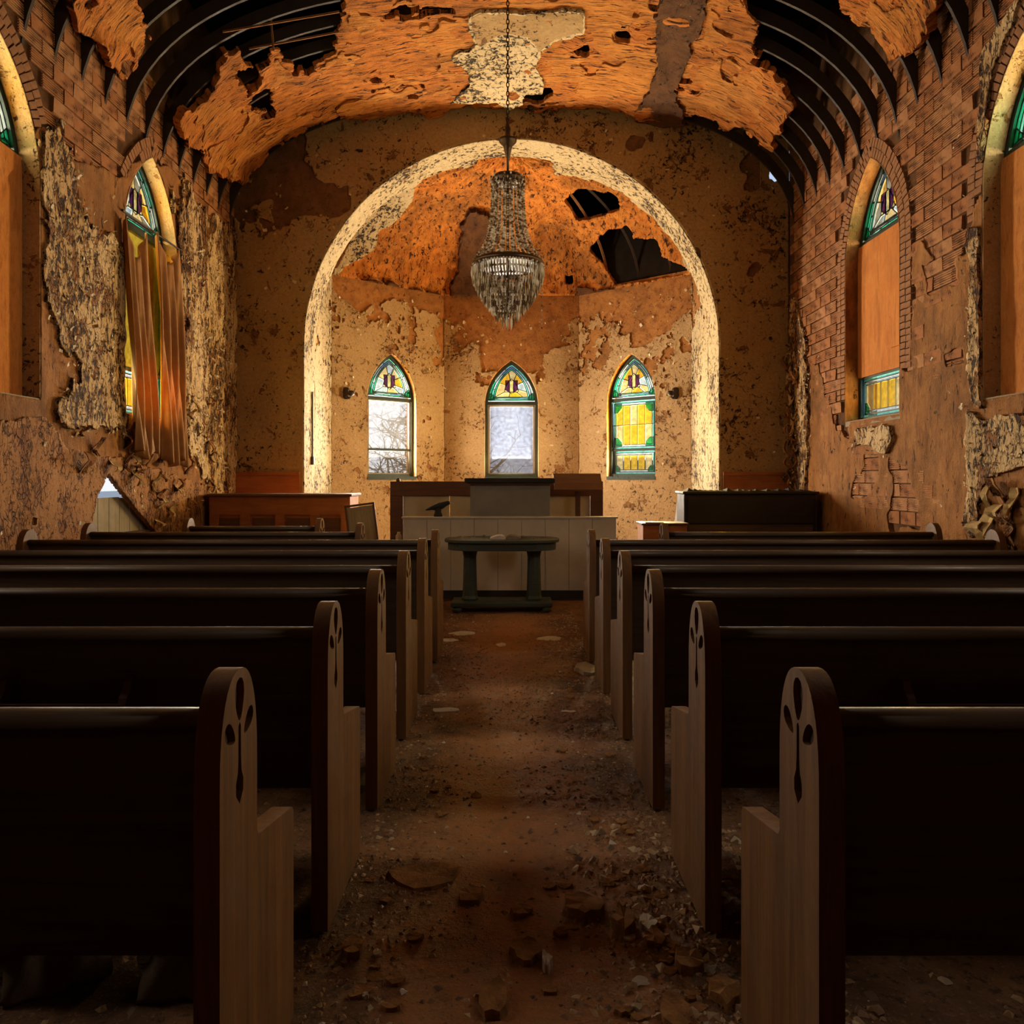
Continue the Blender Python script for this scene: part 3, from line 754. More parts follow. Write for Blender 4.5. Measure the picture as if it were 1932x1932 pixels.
voussoirs(wall_right, 1, 8.6, 2.3, 0, f_scrR); voussoirs(wall_right, 1, 5.9, 3.2, 1, f_scrR)
voussoirs(wall_left, -1, 8.6, 3.4, 0, f_scrL); voussoirs(wall_left, -1, 5.9, 3.6, 1, f_scrL)

# ------------------------------------------------------------------ chancel wall coat, arch soffit, wainscot
mapC = plane_map((0, YC, 0), (1, 0, 0), (0, -1, 0))
arch_poly = [(-ARC_R, -.2)]+arch+[(ARC_R, -.2)]
def vault_z(X): return ZS+ZR*np.maximum(0, 1-np.abs(X/WX)**NEXP)**(1/NEXP)
def f_ch(U, V):
    d = np.minimum(-poly_sd(U, V, arch_poly), vault_z(U)+.45-V+fbm(U, V, 3, 3, 80)*.12)
    e = fbm(U, V, 1.1, 5, 81, .62)
    top = np.clip((V-3.2)/2.5, 0, 1)*np.clip((np.abs(U)-1.6)/1.4, 0, 1)
    d = np.minimum(d, (.62-.45*top-e)*.6)
    d = np.where(poly_sd(U, V, gap_body) > -.06, .05, d)
    return np.minimum(np.minimum(d, -poly_sd(U, V, sky_gap)), WX-.005-np.abs(U))
sheet('paint_coat', mapC, -4.04, 4.04, .0, 6.9, .026, f_ch, h_plaster(82, .018, .006, .008), MT['paint_chancel'], wall_front)
flakes('loose_paint', mapC, -4, 4, 1.4, 6.5, lambda u, v: np.where((np.hypot(u, v-ARC_S) > ARC_R+.05) & ((np.abs(u) > ARC_R+.05) | (v > ARC_S)), .5*np.clip((v-1.0)/4, .1, 1), 0), 160, MT['flakes'], wall_front, .015, .06, .03, .018, 8)
# soffit of the arch
def soffit_map(u, v, h):   # u along the intrados, v into the depth
    Lj = ARC_S; La = math.pi*ARC_R
    t = np.clip((u-Lj)/La, 0, 1)*math.pi
    r = ARC_R-h
    X = np.where(u < Lj, -r, np.where(u > Lj+La, r, -r*np.cos(t))); Z = np.where(u < Lj, u, np.where(u > Lj+La, 2*Lj+La-u, ARC_S+r*np.sin(t)))
    return np.stack([X, YC+v+0*u, Z], -1)
sheet('arch_soffit', soffit_map, 0, 2*ARC_S+math.pi*ARC_R, -.012, ARC_T, .03, lambda U, V: U*0+1, h_plaster(85, .014, .004, 0), MT['paint_soffit'], wall_front, -.002)
for s in (-1, 1):
    b = MB(); x0, x1 = (ARC_R+.04, WX-.04)
    b.box(min(s*x0, s*x1), max(s*x0, s*x1), YC-.045, YC-.02, 0, 1.42)
    t = b.build('trim_1' if s < 0 else 'trim_2', MT['walnut'])
    tag(t, 'brown wainscot board on the chancel wall %s the arch' % ('left of' if s < 0 else 'right of'), None, None, 'structure')
    MB().box(min(s*x0, s*x1), max(s*x0, s*x1), YC-.06, YC-.02, 1.42, 1.47).build('cap_moulding', MT['walnut'], t)

# ------------------------------------------------------------------ apse coats and half dome
paint_edge = [(560, 520), (625, 518), (640, 560), (680, 585), (740, 560), (800, 590), (835, 600), (872, 610), (905, 655), (912, 700), (1022, 700), (1030, 670), (1052, 650), (1086, 598), (1130, 596), (1160, 612), (1186, 630), (1190, 655),
              (1216, 655), (1234, 640), (1262, 620), (1285, 585), (1300, 552), (1320, 520), (1400, 520), (1400, 1300), (560, 1300)]
for i, (w, a, U_, N_, L, holes) in enumerate(APSE):
    mp = plane_map(a, U_, N_)
    def f_ap(U, V, mp=mp, holes=holes, i=i, L=L):
        d = survey(mp(U, V, zero(U)), [paint_edge]) if 0 < i < 4 else 5-V
        d = d+fbm(U+i*7, V, 4, 4, 91)*.10+fbm(U+i*7, V, 14, 3, 92)*.03
        e = fbm(U+i*7, V, 2.8, 6, 93, .70)*1.15; top = np.clip((V-1.9)/2.2, 0, 1)
        d = np.minimum(d, (.74-.62*top-e)*.5)
        if holes: d = np.minimum(d, open_sd(U, V, holes)+.0)
        return np.minimum(d, 4.82-V)
    sheet('paint_coat', mp, 0, L, 0, 4.84, .022, f_ap, h_plaster(94+i, .014, .004, .018), MT['paint_soffit'] if i in (0, 4) else MT['paint_apse'], w)
    if 0 < i < 4:
        flakes('loose_paint', mp, 0, L, 1.6, 4.6, lambda u, v, hl=holes: np.where(open_sd(u, v, hl) > .06, np.clip((v-1.2)/3.0, .06, .8)**1.5, 0), 70, MT['flakes'], w, .015, .06, .035, .016, 30+i)

APL = [0]
for i in range(5): APL.append(APL[-1]+math.dist(AP[i], AP[i+1]))
def dome_map(u, v, h):   # u along the apse wall head, v = angle up the dome (rad)
    px = np.interp(u, APL, [p[0] for p in AP]); py = np.interp(u, APL, [p[1] for p in AP])
    oy = YC+ARC_T
    c, s = np.cos(v), np.sin(v)
    return np.stack([px*c*(1-h/3), oy+(py-oy)*c*(1-h/3), 4.8+1.62*s-h*(.3+s)], -1)
dome_holes = [[(1065, 375), (1096, 350), (1165, 370), (1170, 395), (1092, 415)], [(1112, 470), (1150, 430), (1190, 430), (1196, 450), (1240, 450), (1250, 485), (1302, 506), (1290, 517), (1165, 537), (1140, 500)],
              [(850, 530), (884, 500), (896, 566), (850, 566)], [(1066, 520), (1084, 520), (1082, 535), (1068, 536)]]
def dome_P(U, V): return dome_map(U, V, zero(U))
def f_dome(U, V):
    d = survey(dome_P(U, V), [[(-900, -900), (3000, -900), (3000, 3000), (-900, 3000)]], dome_holes)
    return d+np.minimum(0, fbm(U*1.0, V*3, 8, 3, 101))*.06
sheet('dome_undercoat', dome_map, 0, APL[-1], 0, 1.56, .03, f_dome, lambda U, V, f: .03+fbm(U, V*2.5, 1.8, 4, 103)*.07+fbm(U, V*2.5, 7, 4, 104)*.035, MT['scratch_dome'], APSE[2][0], -.03)
dome_cream = [[(600, 560), (628, 500), (655, 440), (700, 380), (780, 310), (850, 285), (900, 285), (900, 300), (850, 306), (800, 322), (776, 352), (770, 376), (742, 412), (706, 432), (704, 458), (690, 474), (640, 500)],
              [(1040, 285), (1120, 300), (1200, 350), (1270, 420), (1320, 520), (1306, 510), (1284, 455), (1236, 400), (1176, 352), (1130, 330), (1050, 318)]]
def f_dcr(U, V): return survey(dome_P(U, V), dome_cream)+fbm(U, V*3, 5, 4, 105)*.05
sheet('dome_paint_patch', dome_map, 0, APL[-1], 0, 1.54, .025, f_dcr, lambda U, V, f: .085+fbm(U, V*2.5, 3, 3, 106)*.012, MT['paint_soffit'], APSE[2][0], .02)
stain_d = [[(846, 560), (862, 480), (872, 420), (886, 392), (930, 400), (930, 566)], [(640, 530), (700, 520), (760, 545), (835, 548), (835, 575), (640, 570)], [(1090, 540), (1160, 545), (1160, 565), (1090, 565)]]
def f_st(U, V): return survey(dome_P(U, V), stain_d)+fbm(U, V*3, 4, 5, 107, .65)*.14
sheet('stained_patch', dome_map, 0, APL[-1], 0, 1.5, .028, f_st, lambda U, V, f: .10+fbm(U, V*2.5, 3, 3, 108)*.03, MT['stain'], APSE[2][0], .02)
# dome ribs showing through the breaks
for k in range(15):
    u = .3+k*(APL[-1]-.6)/14
    pts = [Vector(dome_map(np.array(u), np.array(v), np.array(-.07)).tolist()) for v in np.linspace(0.02, 1.45, 14)]
    MB().tube(pts, .028, 4).build('dome_rib', MT['lath'] if k % 3 == 1 else MT['rib'], APSE[2][0])


# ------------------------------------------------------------------ windows
def bars(b, fn, pts, w, h0, h1, closed=True):
    """strips of rectangular section following a 2-D polyline"""
    n = len(pts)
    for i in range(n if closed else n-1):
        (a0, b0), (a1, b1) = pts[i], pts[(i+1) % n]
        L = math.hypot(a1-a0, b1-b0)
        if L < 1e-5: continue
        ux, uy = (a1-a0)/L, (b1-b0)/L; px, py = -uy*w/2, ux*w/2; e = w*.3
        q = [(a0-ux*e+px, b0-uy*e+py), (a1+ux*e+px, b1+uy*e+py), (a1+ux*e-px, b1+uy*e-py), (a0-ux*e-px, b0-uy*e-py)]
        vs = [fn(s, z, h) for h in (h0, h1) for s, z in q]
        b.add(vs, [(0, 1, 2, 3), (7, 6, 5, 4), (0, 4, 5, 1), (1, 5, 6, 2), (2, 6, 7, 3), (3, 7, 4, 0)])
def pane(fn, poly, col, parent, name='glass_pane'):
    b = MB(); b.prism(poly, fn, -.003, .003); return b.build(name, GL[col], parent)
def resample(pts, n):
    P = pts+[pts[0]]; d = [0]
    for i in range(len(pts)): d.append(d[-1]+math.dist(P[i], P[i+1]))
    out = []
    for k in range(n):
        t = d[-1]*k/n; i = max(j for j in range(len(d)-1) if d[j] <= t+1e-9)
        f = (t-d[i])/max(d[i+1]-d[i], 1e-9); out.append((P[i][0]+(P[i+1][0]-P[i][0])*f, P[i][1]+(P[i+1][1]-P[i][1])*f))
    return out
def tracery(root, fn, w, spring, h, zt, ins, field):
    """stained-glass arched top light above the transom"""
    full = gothic(w, zt, spring, h, ins, 12)
    Rr = (w*w+h*h)/(2*w); cx = w-Rr; r2 = Rr-ins
    def half_w(z): return (w-ins) if z <= spring else max(.0, cx+math.sqrt(max(0, r2*r2-(z-spring)**2)))
    zb = zt+ins*.6; apex = spring+math.sqrt(max(0, r2*r2-cx*cx))
    right = [(half_w(zb+(apex-zb)*math.sin(t*math.pi/2)), zb+(apex-zb)*math.sin(t*math.pi/2)) for t in np.linspace(0, 1, 15)]
    right[-1] = (0, apex)
    right = [(float(a), float(c)) for a, c in right]
    outl = [(-right[0][0], zb)]+right+[(-a, c) for a, c in reversed(right[1:-1])]
    hw = right[0][0]; C = (0, zb+(apex-zb)*.36)
    N = 48; base = resample(outl, N)
    def sc(k, kz=None): return [(C[0]+(a-C[0])*k, C[1]+(c-C[1])*(kz or k)) for a, c in base]
    L0, L1, L2, L3, L4 = sc(1), sc(.88, .90), sc(.78, .82), sc(.70, .75), sc(.30, .36)
    lead = MB()
    def ring(A, B, cuts, cols):
        for q in range(len(cuts)):
            i0, i1 = cuts[q], cuts[(q+1) % len(cuts)]
            if i1 <= i0: i1 += N
            idx = [k % N for k in range(i0, i1+1)]
            pane(fn, [A[k] for k in idx]+[B[k] for k in reversed(idx)], cols[q % len(cols)], root)
            bars(lead, fn, [A[i0], B[i0]], .015, -.006, .010, False)
    ring(L0, L1, [0, 6, 13, 18, 24, 29, 35, 41], ['t', 'g', 'g', 'w', 't', 't', 'w', 'g'])
    ring(L1, L2, [2, 9, 16, 23, 30, 37, 44], ['w', 'b', 'w', 'w', 'b', 'w', 't'])
    ring(L2, L3, [0, 12, 24, 36], ['g', 't', 't', 'g'])
    ring(L3, L4, [0, 7, 14, 19, 24, 29, 34, 41], field)
    sw, sh = hw*.26, (apex-zb)*.19
    sh_ = [(-sw, sh), (-sw, -sh*.35), (0, -sh), (sw, -sh*.35), (sw, sh)]
    pane(fn, L4, 'c', root)
    fs_ = lambda a, c, hh: fn(a, c+C[1], hh+.007)
    for q, poly in (('p', [(-sw, sh), (-sw, -sh*.35), (-sw*.33, -sh*.8), (-sw*.33, sh)]), ('w', [(-sw*.33, sh), (-sw*.33, -sh*.8), (0, -sh), (sw*.33, -sh*.8), (sw*.33, sh)]), ('p', [(sw*.33, sh), (sw*.33, -sh*.8), (sw, -sh*.35), (sw, sh)])):
        pane(fs_, poly, q, root); bars(lead, fs_, poly, .012, -.002, .008)
    # corner squares of green at the foot of the light
    q = min(.13, hw*.3)
    for s in (-1, 1):
        poly = [(s*hw, zb), (s*(hw-q), zb), (s*(hw-q), zb+q*.45), (s*(hw-q*.45), zb+q), (s*hw*.985, zb+q)]
        b = MB(); b.prism(poly, lambda a, c, hh: fn(a, c, hh+.008), -.003, .003); b.build('glass_pane', GL['g'], root)
        bars(lead, fn, poly, .011, .002, .014)
    for Lp in (L0, L1, L2, L3, L4): bars(lead, fn, Lp, .015, -.006, .010)
    lead.build('lead_came', MT['lead'], root)
def lower_light(root, fn, w, z0, z1, cols, rows):
    """rectangular leaded light with green corners and amber columns"""
    lead = MB(); bt = .035; x0, x1 = -w, w
    B = [(x0, z0), (x1, z0), (x1, z1), (x0, z1)]
    def inset(d): return [(x0+d, z0+d), (x1-d, z0+d), (x1-d, z1-d), (x0+d, z1-d)]
    I1, I2 = inset(bt), inset(bt*2.1)
    for A, C, cs in ((B, I1, 'tgtb'), (I1, I2, 'wtwt')):
        for k in range(4):
            pane(fn, [A[k], A[(k+1) % 4], C[(k+1) % 4], C[k]], cs[k], root)
        bars(lead, fn, C, .014, -.006, .010)
    bars(lead, fn, B, .012, -.006, .008)
    a, bz, c, d = x0+bt*2.1, z0+bt*2.1, x1-bt*2.1, z1-bt*2.1
    for i in range(cols):
        for j in range(rows):
            xa, xb = a+(c-a)*i/cols, a+(c-a)*(i+1)/cols; za, zb = bz+(d-bz)*j/rows, bz+(d-bz)*(j+1)/rows
            pane(fn, [(xa, za), (xb, za), (xb, zb), (xa, zb)], 'y' if (i+j*2) % 4 else 'c', root)
    for i in range(1, cols): bars(lead, fn, [(a+(c-a)*i/cols, bz), (a+(c-a)*i/cols, d)], .014, -.006, .010, False)
    for j in range(1, rows): bars(lead, fn, [(x0, bz+(d-bz)*j/rows), (x1, bz+(d-bz)*j/rows)], .014, -.006, .010, False)
    q = min(.13, (d-bz)*.3)
    corners = [(a, bz, 1, 1), (c, bz, -1, 1)]+([(a, d, 1, -1), (c, d, -1, -1)] if rows > 1 else [])
    for (ex, ez, sx, sz) in corners:
        poly = [(ex-sx*.03, ez-sz*.03), (ex+sx*q, ez-sz*.03), (ex+sx*q*.95, ez+sz*q*.35), (ex+sx*q*.35, ez+sz*q*.95), (ex-sx*.03, ez+sz*q)]
        b = MB(); b.prism(poly, lambda u, v, hh: fn(u, v, hh+.008), -.003, .003); b.build('glass_pane', GL['g'], root)
        bars(lead, fn, poly, .010, .002, .014)
    lead.build('lead_came', MT['lead'], root)
def clear_light(root, fn, w, z0, z1, col, name='glass_pane'):
    pane(fn, [(-w, z0), (w, z0), (w, z1), (-w, z1)], col, root, name)

WNO = [0]
def window(C, U, N, spec, zt, label, depth, field, kind):
    """C = centre of the opening on the wall face at z=0; glass `depth` behind the face"""
    WNO[0] += 1
    root = empty('window_%d' % WNO[0], (0, 0, 0)); tag(root, label, None, None, 'structure')
    C, U, N = Vector(C), Vector(U), Vector(N)
    fn = lambda s, z, h: C+U*s+Vector((0, 0, z))+N*(h-depth)
    w, sill, spring, h = spec['w'], spec['sill'], spec['spring'], spec['h']
    fw = .055
    # frame: band following the opening
    A, B = gothic(w, sill, spring, h, 0, 12), gothic(w, sill, spring, h, fw, 12)
    b = MB(); n = len(A)
    vs = [fn(*p, -.05) for p in A]+[fn(*p, -.05) for p in B]+[fn(*p, .04) for p in A]+[fn(*p, .04) for p in B]
    fs = []
    for i in range(n):
        j = (i+1) % n
        fs += [(i, j, n+j, n+i), (2*n+i, 3*n+i, 3*n+j, 2*n+j), (n+i, n+j, 3*n+j, 3*n+i), (i, 2*n+i, 2*n+j, j)]
    b.add(vs, fs).build('frame', MT['frame'], root)
    if kind in ('board', 'curtain', 'rear'):
        A2, B2 = gothic(w, sill, spring, h, .0, 14), gothic(w, sill, spring, h, .010, 14); n = len(A2)
        b = MB(); b.add([fn(*p, .045) for p in A2]+[fn(*p, .045) for p in B2]+[fn(*p, depth+.035) for p in A2]+[fn(*p, depth+.035) for p in B2],
                        [q for i in range(1, n) for j in [(i+1) % n] for q in ((i, j, n+j, n+i), (2*n+i, 3*n+i, 3*n+j, 2*n+j), (n+i, n+j, 3*n+j, 3*n+i), (i, 2*n+i, 2*n+j, j))])
        b.build('reveal_plaster', MT['paint_apse'] if C.x < 0 or C.y < 7 else MT['scratch_wall'], root)
    b = MB(); bars(b, fn, [(-w+fw, zt), (w-fw, zt)], .06, -.04, .035, False); b.build('transom', MT['frame'], root)
    tracery(root, fn, w, spring, h, zt+.02, fw, field)
    gw = w-fw
    if kind == 'clear':
        zm = 1.885
        clear_light(root, fn, gw, zm+.02, zt-.03, 'clear'); clear_light(root, fn, gw, sill+fw, zm-.02, 'clear')
        b = MB(); bars(b, fn, [(-gw, zm), (gw, zm)], .045, -.03, .03, False); b.build('meeting_rail', MT['frame'], root)
        b = MB(); bars(b, fn, [(-gw+.015, sill+fw), (gw-.015, sill+fw), (gw-.015, zt-.03), (-gw+.015, zt-.03)], .03, -.02, .02); b.build('sash', MT['plank'], root)
    elif kind == 'rear':
        clear_light(root, fn, gw, sill+fw, zt-.03, 'clear')
    elif kind == 'frost':
        clear_light(root, fn, gw, sill+fw, zt-.03, 'frost')
        b = MB(); bars(b, fn, [(-gw+.02, sill+fw), (gw-.02, sill+fw), (gw-.02, zt-.05), (-gw+.02, zt-.05)], .035, -.02, .02); b.build('sash', MT['plank'], root)
    elif kind == 'amber':
        zm = 1.885
        lower_light(root, fn, gw, zm+.02, zt-.03, 5, 2); lower_light(root, fn, gw, sill+fw, zm-.02, 5, 1)
        b = MB(); bars(b, fn, [(-gw, zm), (gw, zm)], .04, -.03, .03, False); b.build('meeting_rail', MT['frame'], root)
    elif kind in ('board', 'curtain'):
        z1 = 2.57
        lower_light(root, fn, gw, sill+fw, z1-.02, 6, 1)
        b = MB(); bars(b, fn, [(-gw, z1), (gw, z1)], .05, -.03, .03, False); b.build('meeting_rail', MT['frame'], root)
        if kind == 'curtain': clear_light(root, fn, gw, z1+.02, zt-.03, 'y')
    b = MB()
    for s in (0,): b.add([fn(q, z, hh) for z in (sill-.05, sill+.012) for hh in (-.04, depth+.03) for q in (-w, w)], [(0, 2, 3, 1), (4, 5, 7, 6), (0, 1, 5, 4), (2, 6, 7, 3), (0, 4, 6, 2), (1, 3, 7, 5)])
    b.build('sill_board', MT['plank'] if kind in ('board', 'curtain') else MT['frame'], root)
    return root, fn
fieldA = ['c', 'y', 'c', 'w', 'y', 'c', 'y', 'c']; fieldB = ['w', 'c', 'w', 'y', 'c', 'w', 'c', 'w']
apse_win = [None, ('clear glazed arched apse window showing bare branches, stained glass head', 'clear', fieldB),
            ('misted arched window in the middle of the apse, stained glass head', 'frost', fieldA), ('arched apse window with yellow leaded glass top to bottom', 'amber', fieldA)]
for i in (1, 2, 3):
    w, a, U_, N_, L, holes = APSE[i]
    mid = a+U_*(L/2+(.03 if i == 1 else -.03 if i == 3 else 0))
    window(mid, U_, N_, AWIN, 2.79, apse_win[i][0], .10, apse_win[i][2], apse_win[i][1])
def board(fn, poly, mat, name, label, cat, h=.0, t=.018):
    b = MB(); b.prism(poly, fn, h, h+t); o = b.build(name, mat); tag(o, label, cat); return o
BH = .06
wr1, fr1 = window((WX, 8.6, 0), (0, -1, 0), (-1, 0, 0), WIN, 4.15, 'tall right nave window, boarded over with a strip of yellow glass left below', .17, fieldB, 'board')
wr2, fr2 = window((WX, 5.9, 0), (0, -1, 0), (-1, 0, 0), WIN, 4.10, 'near right nave window, boarded below its green glass arch', .17, fieldB, 'board')
wl1, fl1 = window((-WX, 8.6, 0), (0, 1, 0), (1, 0, 0), WIN, 4.15, 'left nave window hung with a torn brown curtain', .17, fieldB, 'curtain')
wl2, fl2 = window((-WX, 5.9, 0), (0, 1, 0), (1, 0, 0), WIN, 4.10, 'near left nave window, boarded below its green glass arch', .17, fieldB, 'board')
for s_, lab in ((1, 'right'), (-1, 'left')):
    window((s_*WX, 3.2, 0), (0, -s_, 0), (-s_, 0, 0), WIN, 4.10, 'added clear glazed %s nave window out of view, letting in fill light' % lab, .17, fieldB, 'rear')  # unseen pair of windows added to carry the nave fill light
g = WIN['w']-.012
board(fr1, [(-g, 2.57), (g, 2.57), (g, 4.13), (-g, 4.13)], MT['plywood'], 'plywood_board', 'orange plywood sheet covering the right window above the yellow glass strip', 'board', BH-.02)
board(lambda s, z, h: fr1(s, z, h), [(.20, 2.80), (g, 2.80), (g, 4.02), (.20, 4.05)], MT['plywood'], 'plywood_strip', 'narrow second plywood strip nailed on the near side of the right window', 'board', BH)
board(fr2, [(-g, 2.06), (g, 2.06), (g, 4.08), (-g, 4.08)], MT['osb'], 'strand_board', 'rust orange board filling the near right window at the picture edge', 'board', BH-.02)
board(fl2, [(-g, 2.06), (g, 2.06), (g, 4.08), (-g, 4.08)], MT['osb'], 'strand_board', 'rust orange board filling the near left window at the picture edge', 'board', BH-.02)
# loose triangular offcut leaning in front of the near left board
tb = MB(); tb.prism([(-.05, 3.32), (.60, 4.08), (.30, 4.10), (-.25, 3.5)], fl2, BH+.005, BH+.025)
tag(tb.build('board_offcut', MT['osb']), 'slanting offcut of board leaning on the near left window board', 'board')

# curtain: two pleated cloths on the left window
def curtain(name, y0, y1, z0, z1, y0b, y1b, seed, label, sag):
    rg = random.Random(seed); nu, nv = 46, 40
    pl = [(rg.uniform(4, 9), rg.uniform(0, 6)) for _ in range(3)]
    P = np.zeros((nu, nv, 3))
    for i in range(nu):
        for j in range(nv):
            t = i/(nu-1); s = j/(nv-1)                       # s: 0 top .. 1 foot
            ya, yb = y0+(y0b-y0)*s, y1+(y1b-y1)*s
            zt = z1-sag*math.sin(math.pi*t)**2
            wv = math.sin(t*22+math.sin(s*2.4+seed)*1.6)*.045+math.sin(t*41+s*3)*.018
            P[i, j] = (-WX+.07+wv*(.6+.5*s)+.08*s, ya+(yb-ya)*t, zt+(z0-zt)*s+.05*math.sin(t*9+seed)*s)
    ix = np.arange(nu*nv).reshape(nu, nv)
    o = np_mesh(name, P.reshape(-1, 3), np.stack([ix[:-1, :-1], ix[1:, :-1], ix[1:, 1:], ix[:-1, 1:]], -1).reshape(-1, 4), MT['curtain'], None, True)
    so = o.modifiers.new('cloth thickness', 'SOLIDIFY'); so.thickness = .006
    tag(o, label, 'curtain'); return o
curtain('curtain_panel', 7.86, 8.40, 1.62, 4.06, 7.98, 8.46, 1, 'near half of the torn brown curtain on the left window', .35)
curtain('curtain_panel', 8.56, 9.24, 1.55, 4.12, 8.66, 9.18, 2, 'far half of the torn brown curtain, glowing orange where daylight comes through', .25)
MB().tube([(-WX+.05, 7.9, 4.13), (-WX+.05, 9.3, 4.13)], .012, 8).build('curtain_rod', MT['iron'], wl1)

# planks nailed outside the hole in the left wall
bp = empty('plank_patch', (-WX-.06, 7.9, 0)); tag(bp, 'weathered vertical planks closing the triangular hole in the left wall', 'planks')
for k in range(8):
    MB().box(-.012, .012, -.70+k*.21, -.70+k*.21+.20, .5, 1.175+R.uniform(-.008, .008)).build('plank', MT['plank'], bp)

# ------------------------------------------------------------------ pews
PITCH = .86
END = [(0, 0), (.495, 0), (.495, .525), (.482, .54), (.225, .590), (.215, .605), (.215, .76)]
for _i in range(1, 20):
    _a = math.pi*_i/20; _c, _s = math.cos(_a), math.sin(_a)
    END.append((.1075+.1075*math.copysign(abs(_c)**.86, _c), .76+.222*_s**.80))
END += [(0, .76)]
def petal(cu, cz, L, w, ang, n=14):
    out = []
    for i in range(n):
        t = 2*math.pi*i/n; a = math.cos(t)*L/2; c = math.sin(t)*w/2*(1+.35*math.cos(t))
        ca, sa = math.cos(ang), math.sin(ang); out.append((cu+a*ca-c*sa, cz+a*sa+c*ca))
    return out
CROSS = [petal(.1075, .920, .088, .050, math.pi/2), petal(.055, .862, .066, .036, math.pi*.80), petal(.160, .862, .066, .036, math.pi*.20),
         [(.101, .866), (.100, .80), (.097, .772), (.086, .752), (.087, .728), (.1075, .706), (.128, .728), (.129, .752), (.118, .772), (.115, .80), (.114, .866), (.1075, .873)]]
def end_panel(x_face, sgn, parent, carved=True):
    """pew end; x_face is the aisle face, the board goes away from the aisle"""
    t = .05; back = x_face+sgn*t
    b = MB(); loops = [END]+(CROSS if carved else [])
    # orientation of holes does not matter for the tessellator
    flat = [p for l in loops for p in l]; n = len(flat)
    tri = tessellate_polygon([[Vector((a, c, 0)) for a, c in l] for l in loops])
    vs = [(x_face, a, c) for a, c in flat]; fs = [tuple(q) for q in tri]
    m0 = len(vs); vs += [(back, a, c) for a, c in END]
    tri2 = tessellate_polygon([[Vector((a, c, 0)) for a, c in END]]); fs += [tuple(i+m0 for i in reversed(q)) for q in tri2]
    m = len(END); fs += [(i, (i+1) % m, m0+(i+1) % m, m0+i) for i in range(m)]
    k = m
    if carved:
        for l in CROSS:
            q0 = len(vs); vs += [(x_face+sgn*.016, a, c) for a, c in l]; m = len(l)
            fs += [(k+i, k+(i+1) % m, q0+(i+1) % m, q0+i) for i in range(m)]; k += m
    b.add(vs, fs); o = b.build('end_panel', MT['oak'], parent, True); o.data.set_sharp_from_angle(angle=math.radians(28))
    if carved:
        c = MB()
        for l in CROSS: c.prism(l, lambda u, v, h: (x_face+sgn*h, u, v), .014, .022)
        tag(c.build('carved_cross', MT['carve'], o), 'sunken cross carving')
    return o
def make_pew(name, sgn, x_in, x_out, d):
    """sgn = -1 left of the aisle, +1 right; geometry local to the middle of the pew foot"""
    xc = sgn*(x_in+x_out)/2; root = empty(name, (xc, d, 0)); L = (x_out-x_in)/2
    xi = -sgn*L; xo = sgn*L
    end_panel(xi, sgn, root); e2 = end_panel(xo, -sgn, root, False)
    lo, hi = min(xi+sgn*.05, xo-sgn*.05), max(xi+sgn*.05, xo-sgn*.05)
    b = MB()   # raked back: a board leaning slightly back towards its head
    b.add([(x, y, z) for (y, z) in ((.125, .385), (.155, .385), (.105, .885), (.080, .885)) for x in (lo, hi)],
          [(0, 1, 3, 2), (2, 3, 5, 4), (4, 5, 7, 6), (6, 7, 1, 0), (0, 2, 4, 6), (1, 7, 5, 3)])
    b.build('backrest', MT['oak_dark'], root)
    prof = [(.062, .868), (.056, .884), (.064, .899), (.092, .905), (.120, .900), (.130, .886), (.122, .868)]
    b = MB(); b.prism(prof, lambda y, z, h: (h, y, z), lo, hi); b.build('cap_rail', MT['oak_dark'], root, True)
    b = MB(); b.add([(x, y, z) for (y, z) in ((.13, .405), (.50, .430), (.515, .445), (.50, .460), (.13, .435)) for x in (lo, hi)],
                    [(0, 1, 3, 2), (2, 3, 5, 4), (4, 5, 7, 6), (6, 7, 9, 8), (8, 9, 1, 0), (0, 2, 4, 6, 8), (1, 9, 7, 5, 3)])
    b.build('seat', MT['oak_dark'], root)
    for q in (.33, .66):
        xs = lo+(hi-lo)*q
        b = MB(); b.box(xs-.02, xs+.02, .17, .47, 0, .41); b.build('seat_support', MT['oak_dark'], root)
    return root
def book_rack(parent, x0, x1):
    """hymnal rack on the back face of a pew (local frame)"""
    r = MB(); r.box(x0, x1, .005, .017, .635, .685)
    r.box(x0, x1, .005, .115, .628, .640)
    o = r.build('hymnal_rack', MT['mahogany'], parent)
    for x in (x0, x1):
        b = MB(); b.prism([(.112, .61), (.012, .625), (.0, .66), (.02, .70), (.045, .725), (.05, .745), (.075, .752), (.098, .74)], lambda y, z, h: (x+h, y, z), -.012, .012); b.build('bracket', MT['mahogany'], o)
ordn = ['nearest', 'second', 'third', 'fourth', 'fifth', 'sixth']
for sgn, side, x_in in ((-1, 'left', .555), (1, 'right', .585)):
    proto = make_pew('church_pew', sgn, x_in, 3.72, .7*PITCH+PITCH)
    for k in range(6):
        p = proto if k == 0 else copy_tree(proto)
        p.location.y = (1.7+k)*PITCH
        tag(p, '%s dark oak pew from the camera, %s of the aisle, cross carved on end' % (ordn[k], side), 'pew', 'pews along the aisle')
        p.name = 'church_pew'
    pews2 = [o for o in COL.objects if o.get('group') == 'pews along the aisle' and o['label'].startswith('second') and side in o['label']][0]
    xc = pews2.location.x
    if sgn < 0: book_rack(pews2, -1.57-xc, -1.185-xc)
    else: book_rack(pews2, 1.22-xc, 1.72-xc)
